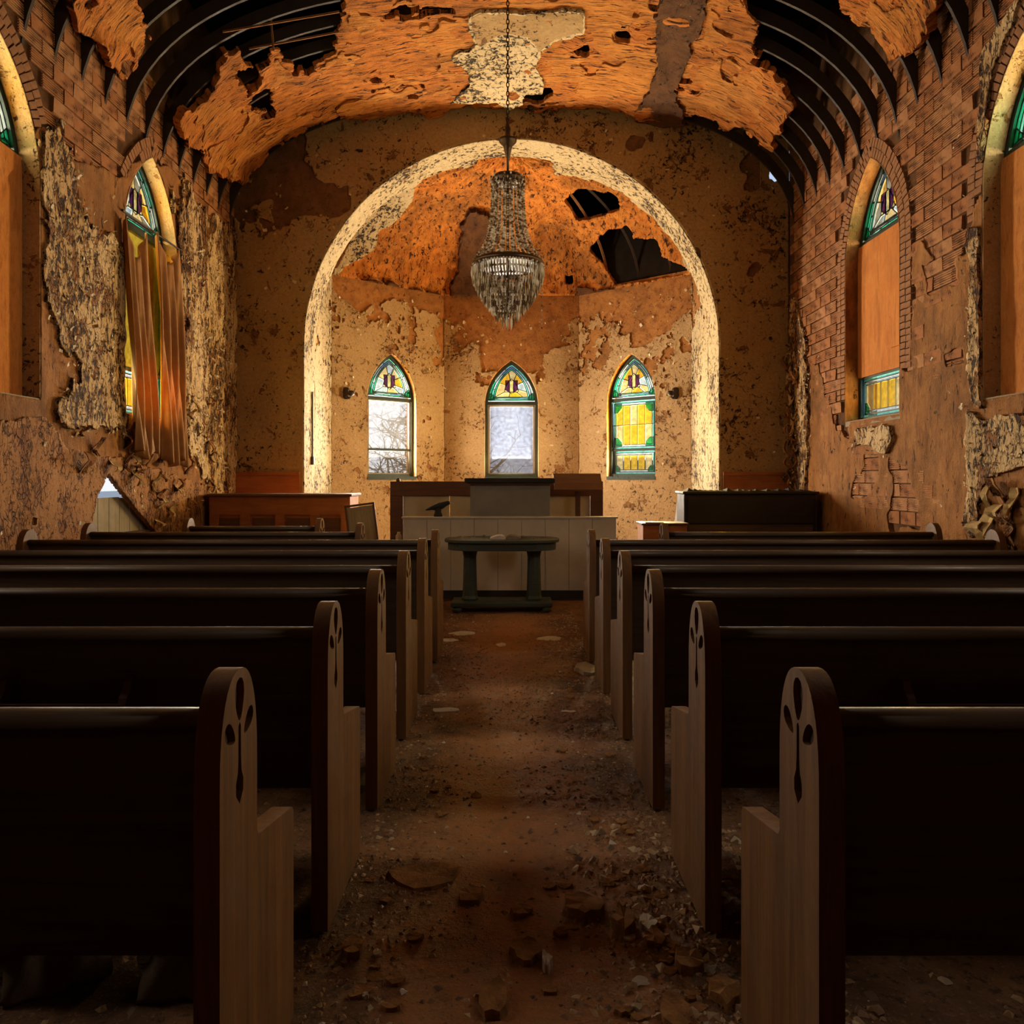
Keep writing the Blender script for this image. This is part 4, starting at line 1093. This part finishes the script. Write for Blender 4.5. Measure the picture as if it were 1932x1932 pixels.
for sgn, xi, xo, d, lab in ((-1, 1.30, 3.72, 6.62, 'short dark pew set back on the left, in front of the aisle pews'), (1, 1.31, 3.72, 6.62, 'short dark pew set back on the right, in front of the aisle pews'),
                            (-1, 1.86, 3.20, 7.45, 'shortest dark pew, farthest forward on the left below the brown cabinet')):
    tag(make_pew('church_pew', sgn, xi, xo, d), lab, 'pew')

# ------------------------------------------------------------------ chancel furniture
def at(x, y, d): return Vector(((x-CX)/F*d, d, EYE-(y-CY)/F*d))
# communion table
t = empty('communion_table', (-.10, 8.05, 0)); tag(t, 'dark green-black oval-ended table on two column legs at the aisle head', 'table')
def oval(w, dpt, n=28):
    return [(math.copysign(abs(math.cos(a))**.55, math.cos(a))*w, math.copysign(abs(math.sin(a))**.8, math.sin(a))*dpt) for a in (2*math.pi*i/n for i in range(n))]
b = MB(); b.prism(oval(.60, .33), lambda x, y, h: (x, y, h), .715, .745); b.build('table_top', MT['table'], t, False, .006)
b = MB(); b.prism(oval(.565, .29), lambda x, y, h: (x, y, h), .635, .715); b.build('apron', MT['table'], t)
for s in (-1, 1):
    b = MB(); b.lathe([(.085, .10), (.09, .12), (.078, .15), (.072, .30), (.066, .55), (.075, .60), (.088, .62), (.088, .635)], 8, (s*.335, 0, 0)); b.build('column_leg', MT['table'], t)
b = MB(); b.box(-.52, .52, -.20, .20, .055, .10); b.build('base_plank', MT['table'], t, False, .008)
for s in (-1, 1):
    for q in (-1, 1):
        b = MB(); b.lathe([(.03, 0), (.05, .01), (.055, .03), (.035, .055)], 12, (s*.46, q*.15, 0)); b.build('bun_foot', MT['table'], t, True)
bk_ = empty('open_book', (-.06, 7.98, .746)); tag(bk_, 'dusty open book lying on the dark table', 'book')
for s in (-1, 1):
    b = MB(); n = 7
    pr = [(s*.16*i/(n-1), .012+.028*math.sin(math.pi*(i/(n-1))**.7)) for i in range(n)]
    poly = pr+[(s*.16, 0), (0, 0)]
    b.prism(poly, lambda x, z, h: (x, h, z), -.11, .11); b.build('page_block', MT['paper'] if s < 0 else MT['dust'], bk_)
for k in range(14):
    a = R.uniform(0, 6.28); x, y = -.1+R.uniform(-.5, .5), 8.05+R.uniform(-.22, .22)
    if abs(x+.06) < .2 and abs(y-7.98) < .14: continue
    s_ = R.uniform(.015, .04); b = MB(); b.prism([(math.cos(q+a)*s_*R.uniform(.6, 1), math.sin(q+a)*s_*R.uniform(.6, 1)) for q in (0, 1.3, 2.4, 3.7, 5)], lambda u, v, h: (x+u, y+v, h), .7455, .7455+R.uniform(.006, .02))
    tag(b.build('plaster_crumb', MT['dust']), 'crumb of fallen plaster on the dark table top', 'plaster', 'plaster crumbs on the table')
# choir screen: low front of boarded panels
sc_ = empty('choir_screen', (-.02, 8.75, 0)); tag(sc_, 'low boarded cream screen behind the dark table', 'screen')
w_ = 1.21; nb = 9
for k in range(nb):
    x0 = -w_+2*w_*k/nb; MB().box(x0+.002, x0+2*w_/nb-.002, -.012, .012, .10, .915).build('panel_board', MT['white_panel'], sc_)
MB().box(-w_, w_, .013, .03, .05, .91).build('backing', MT['grey_panel'], sc_)
MB().box(-w_, w_, -.02, .05, 0, .10).build('kick_board', MT['black_wood'], sc_)
MB().box(-w_-.02, w_+.02, -.025, .10, .915, .937).build('ledge', MT['white_panel'], sc_, False, .004)
# pulpit
pu = empty('pulpit', (-.015, 9.05, 0)); tag(pu, 'plain grey pulpit box with a dark overhanging top', 'pulpit')
MB().box(-.465, .465, -.10, .35, 0, 1.30).build('body', MT['grey_panel'], pu, False, .006)
MB().box(-.53, .52, -.17, .42, 1.32, 1.375).build('top_slab', MT['black_wood'], pu, False, .008)
MB().box(-.50, .49, -.14, .39, 1.30, 1.32).build('moulding', MT['mahogany'], pu)
# rear choir stall
st = empty('choir_stall', (-.19, 9.85, 0)); tag(st, 'long choir stall with dark frame and cream panels behind the pulpit', 'stall')
MB().box(-1.36, 1.36, -.03, .03, 1.15, 1.335).build('top_rail', MT['mahogany'], st, False, .005)
MB().box(-1.36, -1.20, -.03, .03, 0, 1.15).build('stile', MT['mahogany'], st); MB().box(1.20, 1.36, -.03, .03, 0, 1.15).build('stile', MT['mahogany'], st)
for k in range(4):
    x0 = -1.2+.6*k; MB().box(x0+.004, x0+.596, -.008, .012, .3, 1.15).build('panel', MT['white_panel'], st)
MB().box(-1.2, 1.2, -.02, .02, 0, .3).build('lower_rail', MT['mahogany'], st)
MB().lathe([(.02, 0), (.028, .015), (.018, .035), (.0, .045)], 10, (-1.26, 0, 1.335)).build('knob', MT['bronze'], st, True)
# music stand
ms = empty('music_stand', (.83, 9.62, 0)); tag(ms, 'wooden music stand with a tilted dark desk right of the pulpit', 'music stand')
b = MB(); b.add([(x, y, z) for (y, z) in ((-.12, 1.215), (-.12, 1.235), (.14, 1.435), (.14, 1.415)) for x in (-.30, .30)], [(0, 1, 3, 2), (2, 3, 5, 4), (4, 5, 7, 6), (6, 7, 1, 0), (0, 2, 4, 6), (1, 7, 5, 3)])
b.build('desk', MT['mahogany'], ms)
MB().box(-.03, .03, -.02, .04, .03, 1.30).build('post', MT['mahogany'], ms)
MB().box(-.22, .22, -.16, .16, 0, .03).build('base', MT['mahogany'], ms)
# dark bird-shaped scrap on the screen ledge
def loft(rows, n=14):
    b = MB(); k0 = 0
    vs = []; fs = []
    for (x, z, rx, rz) in rows:
        for j in range(n):
            a = 2*math.pi*j/n; vs.append((x, math.cos(a)*rx, z+math.sin(a)*rz))
    for i in range(len(rows)-1):
        for j in range(n):
            j2 = (j+1) % n; fs.append((i*n+j, i*n+j2, (i+1)*n+j2, (i+1)*n+j))
    fs.append(tuple(range(n))); fs.append(tuple((len(rows)-1)*n+j for j in reversed(range(n))))
    return b.add(vs, fs)
cr = empty('bird_figure', (-.83, 8.80, .937)); tag(cr, 'small black bird figure with a pale bill on the screen ledge', 'bird figure')
loft([(-.155, .075, .008, .004), (-.13, .08, .02, .012), (-.09, .095, .03, .022), (-.05, .105, .04, .034), (0, .118, .046, .042), (.045, .128, .042, .042), (.075, .142, .030, .032), (.095, .152, .026, .028), (.115, .155, .02, .02), (.125, .154, .012, .012)]).build('body', MT['crow'], cr, True)
loft([(.118, .154, .010, .010), (.14, .152, .007, .007), (.165, .147, .002, .002)], 8).build('bill', MT['paper'], cr, True)
b = MB(); b.lathe([(.05, 0), (.048, .02), (.036, .05), (.04, .095)], 12, (-.01, 0, 0)); b.build('pedestal', MT['crow'], cr, True)
# brown cabinet (piano case) on the left
ca = empty('brown_cabinet', (-3.0, 9.95, 0)); tag(ca, 'orange-brown wooden piano case with pale side standing left of the stall', 'cabinet')
MB().box(-.91, .91, .02, .55, 0, 1.14).build('case', MT['walnut'], ca, False, .006)
MB().box(-.94, .94, -.04, .60, 1.14, 1.172).build('lid', MT['mahogany'], ca, False, .006)
MB().box(-.91, .91, 0, .019, .90, 1.14).build('upper_rail', MT['walnut'], ca)
for k in range(5):
    x0 = -.91+k*.455-.06; x0 = max(-.91, min(.79, x0)); MB().box(x0, x0+.12, -.004, .019, .1, .90).build('back_post', MT['walnut'], ca)
for k in range(4):
    x0 = -.79+k*.44; MB().box(x0, x0+.30, .008, .0195, .25, .86).build('back_slat', MT['mahogany'], ca)
# framed board leaning beside it
lf = empty('leaning_frame', (-1.84, 9.72, 0), .15); tag(lf, 'dark framed board leaning against the brown cabinet', 'frame')
lf.rotation_euler = (-.10, -.13, .10); lf.location.z = .025; lf.location.x = -1.80
MB().box(-.17, .17, -.01, .01, .03, 1.0).build('panel', MT['plank'], lf)
for x in (-.19, .165): MB().box(x, x+.025, -.02, .02, 0, 1.03).build('stile', MT['mahogany'], lf)
for z in (0, 1.01): MB().box(-.19, .19, -.02, .02, z, z+.025).build('rail', MT['mahogany'], lf)
# upright piano on the right
pi_ = empty('upright_piano', (3.06, 9.85, 0)); tag(pi_, 'black upright piano turned away in the right corner', 'piano')
MB().box(-.85, .85, .0, .40, .06, 1.17).build('case', MT['black_wood'], pi_, False, .012)
MB().box(-.87, .88, -.03, .44, 1.17, 1.205).build('lid', MT['black_wood'], pi_, False, .01)
MB().box(-.80, .80, -.02, -.001, .80, 1.12).build('back_panel', MT['black_wood'], pi_); MB().box(-.80, .80, -.012, -.001, .15, .78).build('soundboard', MT['oak_dark'], pi_)
MB().prism([(.40, .60), (.62, .60), (.62, .74), (.52, .86), (.42, 1.05), (.40, 1.05)], lambda y, z, h: (h, y, z), -.85, -.80).build('key_cheek', MT['grey_panel'], pi_)
MB().box(-.85, .85, .401, .62, .58, .66).build('keybed', MT['black_wood'], pi_)
for x in (-.82, .78): MB().box(x, x+.05, .54, .60, .06, .58).build('leg', MT['black_wood'], pi_)
for x in (-.75, .65): MB().box(x, x+.10, .1, .34, 0, .06).build('foot', MT['black_wood'], pi_)
b = MB(); n = 22
for i in range(n):
    x = -.8+1.6*i/n; h = R.uniform(.01, .05); b.add([(x, 0, 0), (x+.09, R.uniform(-.02, .02), 0), (x+.08, .3, 0), (x-.01, .3, 0), (x+.04, .12+R.uniform(-.05, .05), h)], [(0, 1, 4), (1, 2, 4), (2, 3, 4), (3, 0, 4), (3, 2, 1, 0)])
o = b.build('plaster_litter', MT['crow']); o.location = (3.06, 9.88, 1.206); tag(o, 'heap of dark fallen plaster along the piano lid', 'plaster', None, 'stuff')
# small chest between stall and piano
ch = empty('small_chest', (1.88, 9.6, 0)); tag(ch, 'small red-brown chest with papers beside the black piano', 'chest')
MB().box(-.27, .27, -.2, .2, 0, .80).build('body', MT['walnut'], ch, False, .006); MB().box(-.29, .29, -.22, .22, .80, .825).build('lid', MT['mahogany'], ch, False, .005)
o = MB().prism([(-.22, -.16), (-.02, -.2), (.02, -.05), (-.2, .02)], lambda x, y, h: (1.86+x, 9.55+y, h), .826, .836).build('paper_sheaf', MT['paper']); tag(o, 'white papers on the small red-brown chest', 'papers')
# small jar and papers by the stall end
o = MB().lathe([(.03, 0), (.036, .01), (.036, .09), (.02, .11), (.02, .13)], 14).build('white_jar', MT['paper'], None, True); o.location = (-1.31, 8.93, .62); 
stl = empty('side_stool', (-1.33, 8.95, 0)); tag(stl, 'narrow dark stool at the left end of the cream screen', 'stool')
MB().box(-.06, .07, -.1, .1, .59, .62).build('seat', MT['mahogany'], stl)
for x in (-.055, .045):
    for y in (-.09, .07): MB().box(x, x+.02, y, y+.02, 0, .59).build('leg', MT['mahogany'], stl)
tag(o, 'small white jar on the narrow stool left of the cream screen', 'jar')
# wall sconces, conduit
for i, (sx, lab) in enumerate(((652, 'left'), (1272, 'right'))):
    w, a, U_, N_, L, holes = APSE[1 if i == 0 else 3]
    s = .28 if i == 0 else L-.30
    p = a+U_*s+N_*.03
    so = empty('wall_sconce', (p.x, p.y, 2.78)); tag(so, 'tarnished wall sconce beside the %s apse window' % ('clear' if i == 0 else 'yellow'), 'sconce')
    MB().tube([(0, 0, -.06), (0, 0, -.02), (0, 0, .1), (0, 0, .14)], [.03, .06, .06, .03], 10).build('back_plate', MT['iron'], so)
    pts = [N_*(.03+.13*t)+Vector((0, 0, -.05*math.sin(t*3.1))) for t in np.linspace(0, 1, 7)]
    MB().tube(pts, .011, 6).build('arm', MT['iron'], so); e = pts[-1]
    MB().lathe([(.012, -.02), (.05, 0), (.055, .02), (.045, .07), (.02, .075)], 12, tuple(e)).build('cup', MT['iron'], so, True)
co = empty('conduit', (-ARC_R+.03, YC+.40, 1.7)); tag(co, 'dark conduit with a switch box on the left arch jamb', 'conduit')
MB().tube([(0, 0, 0), (0, 0, .98)], .013, 8).build('pipe', MT['pipe'], co)
MB().box(-.02, .03, -.04, .04, -.12, 0).build('switch_box', MT['pipe'], co, False, .005)

# ------------------------------------------------------------------ chandelier
CHX, CHY = (958-CX)/F*7.5, 7.5
cz = lambda y: EYE-(y-CY)/F*7.5
ch = empty('chandelier', (CHX, CHY, cz(625))); tag(ch, 'crystal basket chandelier hanging on a long chain above the aisle', 'chandelier')
Z0 = cz(625); zz = lambda y: cz(y)-Z0
k_ = 7.5/F
# chain links
lk = MB(); pts = [(.014*math.cos(a), 0, .028*math.sin(a)) for a in (2*math.pi*i/12 for i in range(12))]
lk.tube(pts, .0045, 6, False, True); lk_me = lk.mesh('chain_link', True); lk_me.materials.append(MT['iron'])
z = zz(228); i = 0; ztop = 6.72-Z0
while z < ztop:
    o = link_mesh('chain_link', lk_me, None, ch); o.location = (0, 0, z); o.rotation_euler = (0, 0, (i % 2)*math.pi/2+.3); z += .044; i += 1
MB().lathe([(.0, 0), (.10, .01), (.11, .03), (.03, .05)], 20, (0, 0, ztop-.05)).build('ceiling_rose', MT['bronze'], ch, True)
MB().lathe([(.012, zz(330)), (.012, zz(300)), (.022, zz(296)), (.03, zz(288)), (.045, zz(276)), (.085, zz(268)), (.088, zz(263)), (.03, zz(258)), (.024, zz(250)), (.03, zz(244)), (.015, zz(236)), (.012, zz(226))], 20).build('stem_cup', MT['bronze'], ch, True)
r = lambda px: px*k_
MB().lathe([(.02, zz(330)), (r(26), zz(332)), (r(30), zz(338)), (r(26), zz(344)), (r(24), zz(346))], 24).build('crown', MT['bronze'], ch, True)
MB().lathe([(r(56), zz(490)), (r(66), zz(494)), (r(69), zz(500)), (r(66), zz(503)), (r(56), zz(503))], 32).build('ring_band', MT['bronze'], ch, True)
MB().tube([(0, 0, zz(345)), (0, 0, zz(600))], .014, 8).build('inner_stem', MT['iron'], ch)
for j in range(40):          # strings of beads from crown to ring
    a = 2*math.pi*j/40; b = MB()
    for q in range(33):
        t = q/32; yv = 344+148*t
        rad = r(30+3*t+31*t**4)*(1 if j % 2 else .8)
        b.octa((rad*math.cos(a), rad*math.sin(a), zz(yv)), .0125+.004*t, .0125)
    b.build('bead_string', MT['crystal'], ch)
for q in range(5):           # drops hanging off the crown rim
    b = MB(); 
    for j in range(18):
        a = 2*math.pi*(j+.5*q)/18; b.octa((r(33-q)*math.cos(a), r(33-q)*math.sin(a), zz(338+q*7)), .011, .017)
    b.build('drop_ring', MT['crystal'], ch)
tiers = [(503, 68, 24, 50), (516, 66, 22, 48), (528, 61, 20, 46), (539, 56, 20, 42), (549, 51, 18, 38), (559, 45, 18, 34), (568, 38, 18, 28), (577, 30, 18, 22), (586, 22, 20, 16)]
for (yv, rp, h, n) in tiers:
    n = int(n*1.5)
    b = MB()
    MBr = MB().tube([(r(rp)*math.cos(a), r(rp)*math.sin(a), zz(yv)) for a in (2*math.pi*i/28 for i in range(28))], .005, 5, False, True)
    MBr.build('tier_hoop', MT['bronze'], ch)
    for j in range(n):
        a = 2*math.pi*j/n; x, y = r(rp)*math.cos(a), r(rp)*math.sin(a)
        b.octa((x, y, zz(yv)-.008), .012, .013)
        b.octa((x, y, zz(yv+h*.55)), .0105, r(h*.48))
    b.build('prism_tier', MT['crystal'], ch)
b = MB()
for j in range(7):
    a = 2*math.pi*j/7; b.octa((r(11)*math.cos(a), r(11)*math.sin(a), zz(608)), .012, r(14))
b.octa((0, 0, zz(610)), .012, r(14)); b.build('pendant_cluster', MT['crystal'], ch)
b = MB()
for q in range(13): b.octa((r(64), -.02, zz(520+q*8.3)), .009, .014)
tag(b.build('loose_bead_string', MT['crystal'], ch), 'broken bead string dangling at the right')
b = MB()
for q in range(5): b.octa((-r(22), -.05, zz(590+q*7)), .007, .012)
b.build('loose_bead_string', MT['crystal'], ch)

# ------------------------------------------------------------------ rubble on the floor
def fz(x, y): return float(fbm(np.array(x), np.array(y), 1.4, 4, 3)*.012+fbm(np.array(x), np.array(y), 9, 3, 5)*.008-.012)
def chunk(name, px, py, wpx, dpx, thick, mat, label, seed, cat='plaster', group=None, tilt=.12, rz=None):
    rr = random.Random(seed); d = EYE*F/(py-CY); x = (px-CX)/F*d
    w = wpx*d/F/2; dp = dpx*d*d/(F*EYE)/2
    n = rr.choice([9, 11, 12, 14]); thick *= .7; a0 = rr.uniform(0, 6)
    poly = [(math.cos(a0+2*math.pi*i/n)*w*rr.uniform(.75, 1.1), math.sin(a0+2*math.pi*i/n)*dp*rr.uniform(.62, 1.15)) for i in range(n)]
    b = MB(); vs = [(u, v, 0) for u, v in poly]+[(u*rr.uniform(.86, .98), v*rr.uniform(.86, .98), thick*rr.uniform(.75, 1.1)) for u, v in poly]
    vs += [(0, 0, thick*rr.uniform(.8, 1.0))]
    fs = [tuple(reversed(range(n)))]+[(i, (i+1) % n, n+(i+1) % n, n+i) for i in range(n)]+[(n+i, n+(i+1) % n, 2*n) for i in range(n)]
    o = b.add(vs, fs).build(name, mat)
    o.location = (x, d, fz(x, d)-.004); o.rotation_euler = (rr.uniform(0, tilt), rr.uniform(-tilt, tilt)*.5, rz if rz is not None else 0)
    tag(o, label, cat, group); return o
MT['slab'] = plain('fallen_plaster', (.34, .16, .055), .95, .65, 16, .1, 0, 1.0)
MT['slab_pale'] = plain('pale_plaster_face', (.62, .52, .40), .85, .4, 9, .2, 0, .9)
big = [('plaster_slab', 800, 1650, 150, 52, .028, 'slab', 'broad flat plaster slab lying left of mid aisle'), ('plaster_slab', 888, 1690, 54, 34, .04, 'slab', 'reddish plaster lump right of the broad flat slab'),
       ('plaster_slab', 932, 1880, 62, 84, .045, 'slab', 'long wedge of plaster at the bottom middle of the aisle'), ('plaster_slab', 1100, 1712, 82, 42, .05, 'slab', 'thick tan plaster block right of mid aisle'),
       ('plaster_slab', 1178, 1740, 48, 44, .06, 'slab', 'upright dark-sided plaster block next to the thick tan one'), ('plaster_slab', 992, 1792, 62, 42, .04, 'slab', 'rounded plaster piece in the middle of the aisle'),
       ('plaster_shard', 1032, 1812, 22, 30, .05, 'slab_pale', 'small white shard touching the rounded plaster piece'), ('plaster_slab', 985, 1712, 44, 26, .03, 'slab', 'low crumbled lump between the two tan blocks'),
       ('plaster_slab', 1275, 1905, 66, 74, .03, 'slab', 'large reddish slab at the bottom beside the right pew'), ('plaster_slab', 1300, 1812, 70, 44, .05, 'slab', 'squared plaster block by the right pew foot'),
       ('plaster_slab', 1235, 1765, 46, 34, .04, 'slab', 'plaster piece left of the squared block'), ('plaster_slab', 1370, 1872, 66, 52, .05, 'slab', 'grey slab against the nearest right pew end'),
       ('plaster_shard', 1222, 1735, 40, 30, .03, 'slab_pale', 'whitish shard among the rubble on the right'), ('plaster_shard', 712, 1792, 18, 16, .02, 'slab_pale', 'single pale chip left of the aisle near the camera'),
       ('plaster_slab', 665, 1790, 46, 40, .045, 'slab', 'round-edged lump by the left pew foot'), ('plaster_slab', 1110, 1262, 60, 14, .05, 'slab_pale', 'pale heap of plaster at the far right of the aisle')]
for k, (nm, px, py, w, dpt, th, mt, lab) in enumerate(big): chunk(nm, px, py, w, dpt, th, MT[mt], lab, 100+k)
for k, (px, py, w, dpt, lab) in enumerate([(838, 1335, 62, 10, 'white torn paper lying across the aisle'), (868, 1192, 70, 8, 'pinkish torn paper left, below the dark table'), (848, 1206, 40, 6, 'small paper scrap below the pinkish torn paper'),
                                           (1036, 1203, 56, 9, 'crumpled paper right, below the dark table'), (946, 1214, 22, 7, 'tiny paper scrap in the middle before the dark table'), (1072, 1338, 34, 5, 'thin paper strip at the right of the aisle')]):
    chunk('torn_paper', px, py, w, dpt, .012, MT['paper'], lab, 200+k, 'paper', None, .05)
for k in range(110):
    py = 930+R.random()**.8*1000
    if py < 1230: continue
    d = EYE*F/(py-CY); side = R.choice([-1, 1, 1])
    x = side*(.50-abs(R.gauss(0, .16))); px = CX+x*F/d
    s = R.uniform(.02, .06)*F/d
    chunk('plaster_fragment', px, py, s, s*.45, R.uniform(.012, .03), MT['slab'] if (pb := R.random() < .9) else MT['slab_pale'], 'small broken %s plaster fragment on the floor beside the %s %s pew' % ('brown' if pb else 'pale', ordn[max(0, min(5, int(d/PITCH-1.2)))], 'left' if x < 0 else 'right'), 300+k, 'plaster', 'plaster fragments along the aisle', .25)
# fine litter, uncountable
def litter(name, n, fx, smin, smax, label, seed):
    rg = np.random.default_rng(seed); x, y = fx(rg, n); m = len(x)
    z = fbm(x, y, 1.4, 4, 3)*.012+fbm(x, y, 9, 3, 5)*.008-.012
    s = smin+(smax-smin)*rg.random(m)**3; a = rg.uniform(0, 6.28, m); th = s*rg.uniform(.2, .6, m)
    vs = []
    for k in range(4):
        r_ = s*rg.uniform(.5, 1.1, m); t = a+k*1.57+rg.uniform(-.4, .4, m)
        vs.append(np.stack([x+r_*np.cos(t), y+r_*np.sin(t), z-.002+th*rg.uniform(-.1, .7, m)*.5], -1))
    vs.append(np.stack([x+s*rg.uniform(-.3, .3, m), y+s*rg.uniform(-.3, .3, m), z+th], -1))
    P = np.stack(vs, 1).reshape(-1, 3); o = np.arange(m)[:, None]*5
    fc = np.concatenate([o+np.array(q) for q in ((0, 1, 4), (1, 2, 4), (2, 3, 4), (3, 0, 4))])
    ob = np_mesh(name, P, fc, MT['rubble'], None); tag(ob, label, 'debris', None, 'stuff'); return ob
def fx_aisle(rg, n):
    y = 1.2+rg.random(n)**1.3*7.0; x = np.sign(rg.random(n)-.42)*(.62-np.abs(rg.normal(0, .28, n)))
    k = (np.abs(x) < .62); return x[k], y[k]
def fx_pews(rg, n):
    y = rg.uniform(1.3, 7, n); x = np.sign(rg.random(n)-.5)*rg.uniform(.58, 2.6, n); return x, y
def fx_near(rg, n):
    y = 1.5+rg.random(n)**1.5*1.6; x = .2+rg.random(n)**.7*.75; return x, y
litter('floor_litter', 22000, fx_aisle, .0025, .018, 'crumbled plaster and grit strewn along the aisle', 1)
litter('floor_litter', 5000, fx_pews, .004, .03, 'crumbled plaster and grit under the pews', 2)
litter('floor_litter', 2600, fx_near, .004, .035, 'coarse rubble heaped in front of the nearest right pew', 3)
# grit lying on the pew seats and arms is too fine to model; two canvas sacks under the nearest left pew
def sack(x, y, w, dpt, h, seed, label):
    n, m = 36, 22; P = []
    for j in range(m):
        t = j/(m-1); fl_ = math.sin(math.pi*min(1, t*1.02)*.5)
        prof = (1-.25*t)*(1-.5*max(0, t-.75)/.25)
        for i in range(n):
            a = 2*math.pi*i/n; f = 1+.22*math.sin(a*3+seed+t*2)+.10*math.sin(a*7-t*5+seed*2)+.05*math.sin(a*13+t*11)
            P.append((x+math.cos(a)*w*prof*f, y+math.sin(a)*dpt*prof*f, h*t*(1+.18*math.sin(a*2+seed)*t)))
    P = np.array(P); ix = np.arange(n*m).reshape(m, n); nx_ = np.roll(ix, -1, 1)
    fc = np.stack([ix[:-1], nx_[:-1], nx_[1:], ix[1:]], -1).reshape(-1, 4)
    o = np_mesh('canvas_sack', P, fc, MT['sack'], None, True)
    o.modifiers.new('cloth thickness', 'SOLIDIFY').thickness = .006
    tag(o, label, 'sack'); return o
sack(-1.27, 2.12, .13, .10, .24, 1.0, 'crumpled dark sack under the nearest left pew, left one'); sack(-.86, 2.10, .14, .09, .23, 2.3, 'crumpled dark sack under the nearest left pew, next to its end')

# ------------------------------------------------------------------ outside the windows
g_ = MB(); g_.box(-60, 60, 15.6, 120, -.6, -.5); o = g_.build('ground', MT['snow']); tag(o, 'pale winter ground outside the apse windows', None, None, 'structure')
def bare_tree(base, height, seed, label, spread=1.0, levels=4, n1=5, lean=(0, 0)):
    rr = random.Random(seed); root = empty('bare_tree', base); tag(root, label, 'tree')
    tr, tw = MB(), MB()
    def grow(p, d, L, r_, lv):
        pts = [p]; q = p.copy(); dd = d.copy(); n = 5
        for i in range(n):
            dd = (dd+Vector((rr.gauss(0, .16), rr.gauss(0, .16), rr.gauss(0.02, .12)))*spread).normalized(); q = q+dd*L/n; pts.append(q.copy())
        (tr if lv >= levels-1 else tw).tube(pts, [r_*(1-.6*i/n) for i in range(n+1)], 4 if lv < levels-1 else 7, False)
        if lv == 0: return
        for c in range(n1 if lv == levels else 4):
            k = rr.randint(1 if lv < levels else 2, n); pd = Vector((rr.gauss(0, 1), rr.gauss(0, .7), rr.gauss(.15, .7))).normalized()
            grow(pts[k].copy(), (dd*.55+pd*.8).normalized(), L*rr.uniform(.5, .75), r_*.48, lv-1)
    grow(Vector((0, 0, 0)), Vector((lean[0], lean[1], 1)).normalized(), height*.45, height*.022, levels)
    tr.build('trunk', MT['bark'], root); tw.build('twigs', MT['bark'], root)
    return root
bare_tree((-3.5, 19.5, -.5), 5.2, 3, 'dense bare bush outside the left apse window', 1.2, 4, 12)
bare_tree((-2.95, 21.5, -.5), 5.6, 8, 'second bare bush behind the left apse window', 1.2, 4, 10)
bare_tree((-1.75, 24.0, -.5), 7.5, 12, 'bare tree whose branches cross the misted apse window', .9, 3, 5, (.28, 0))
#print('objects', len(bpy.data.objects), 'tris', sum(sum(len(p.vertices)-2 for p in o.data.polygons) for o in bpy.data.objects if o.type == 'MESH' and len(o.data.polygons) < 0))
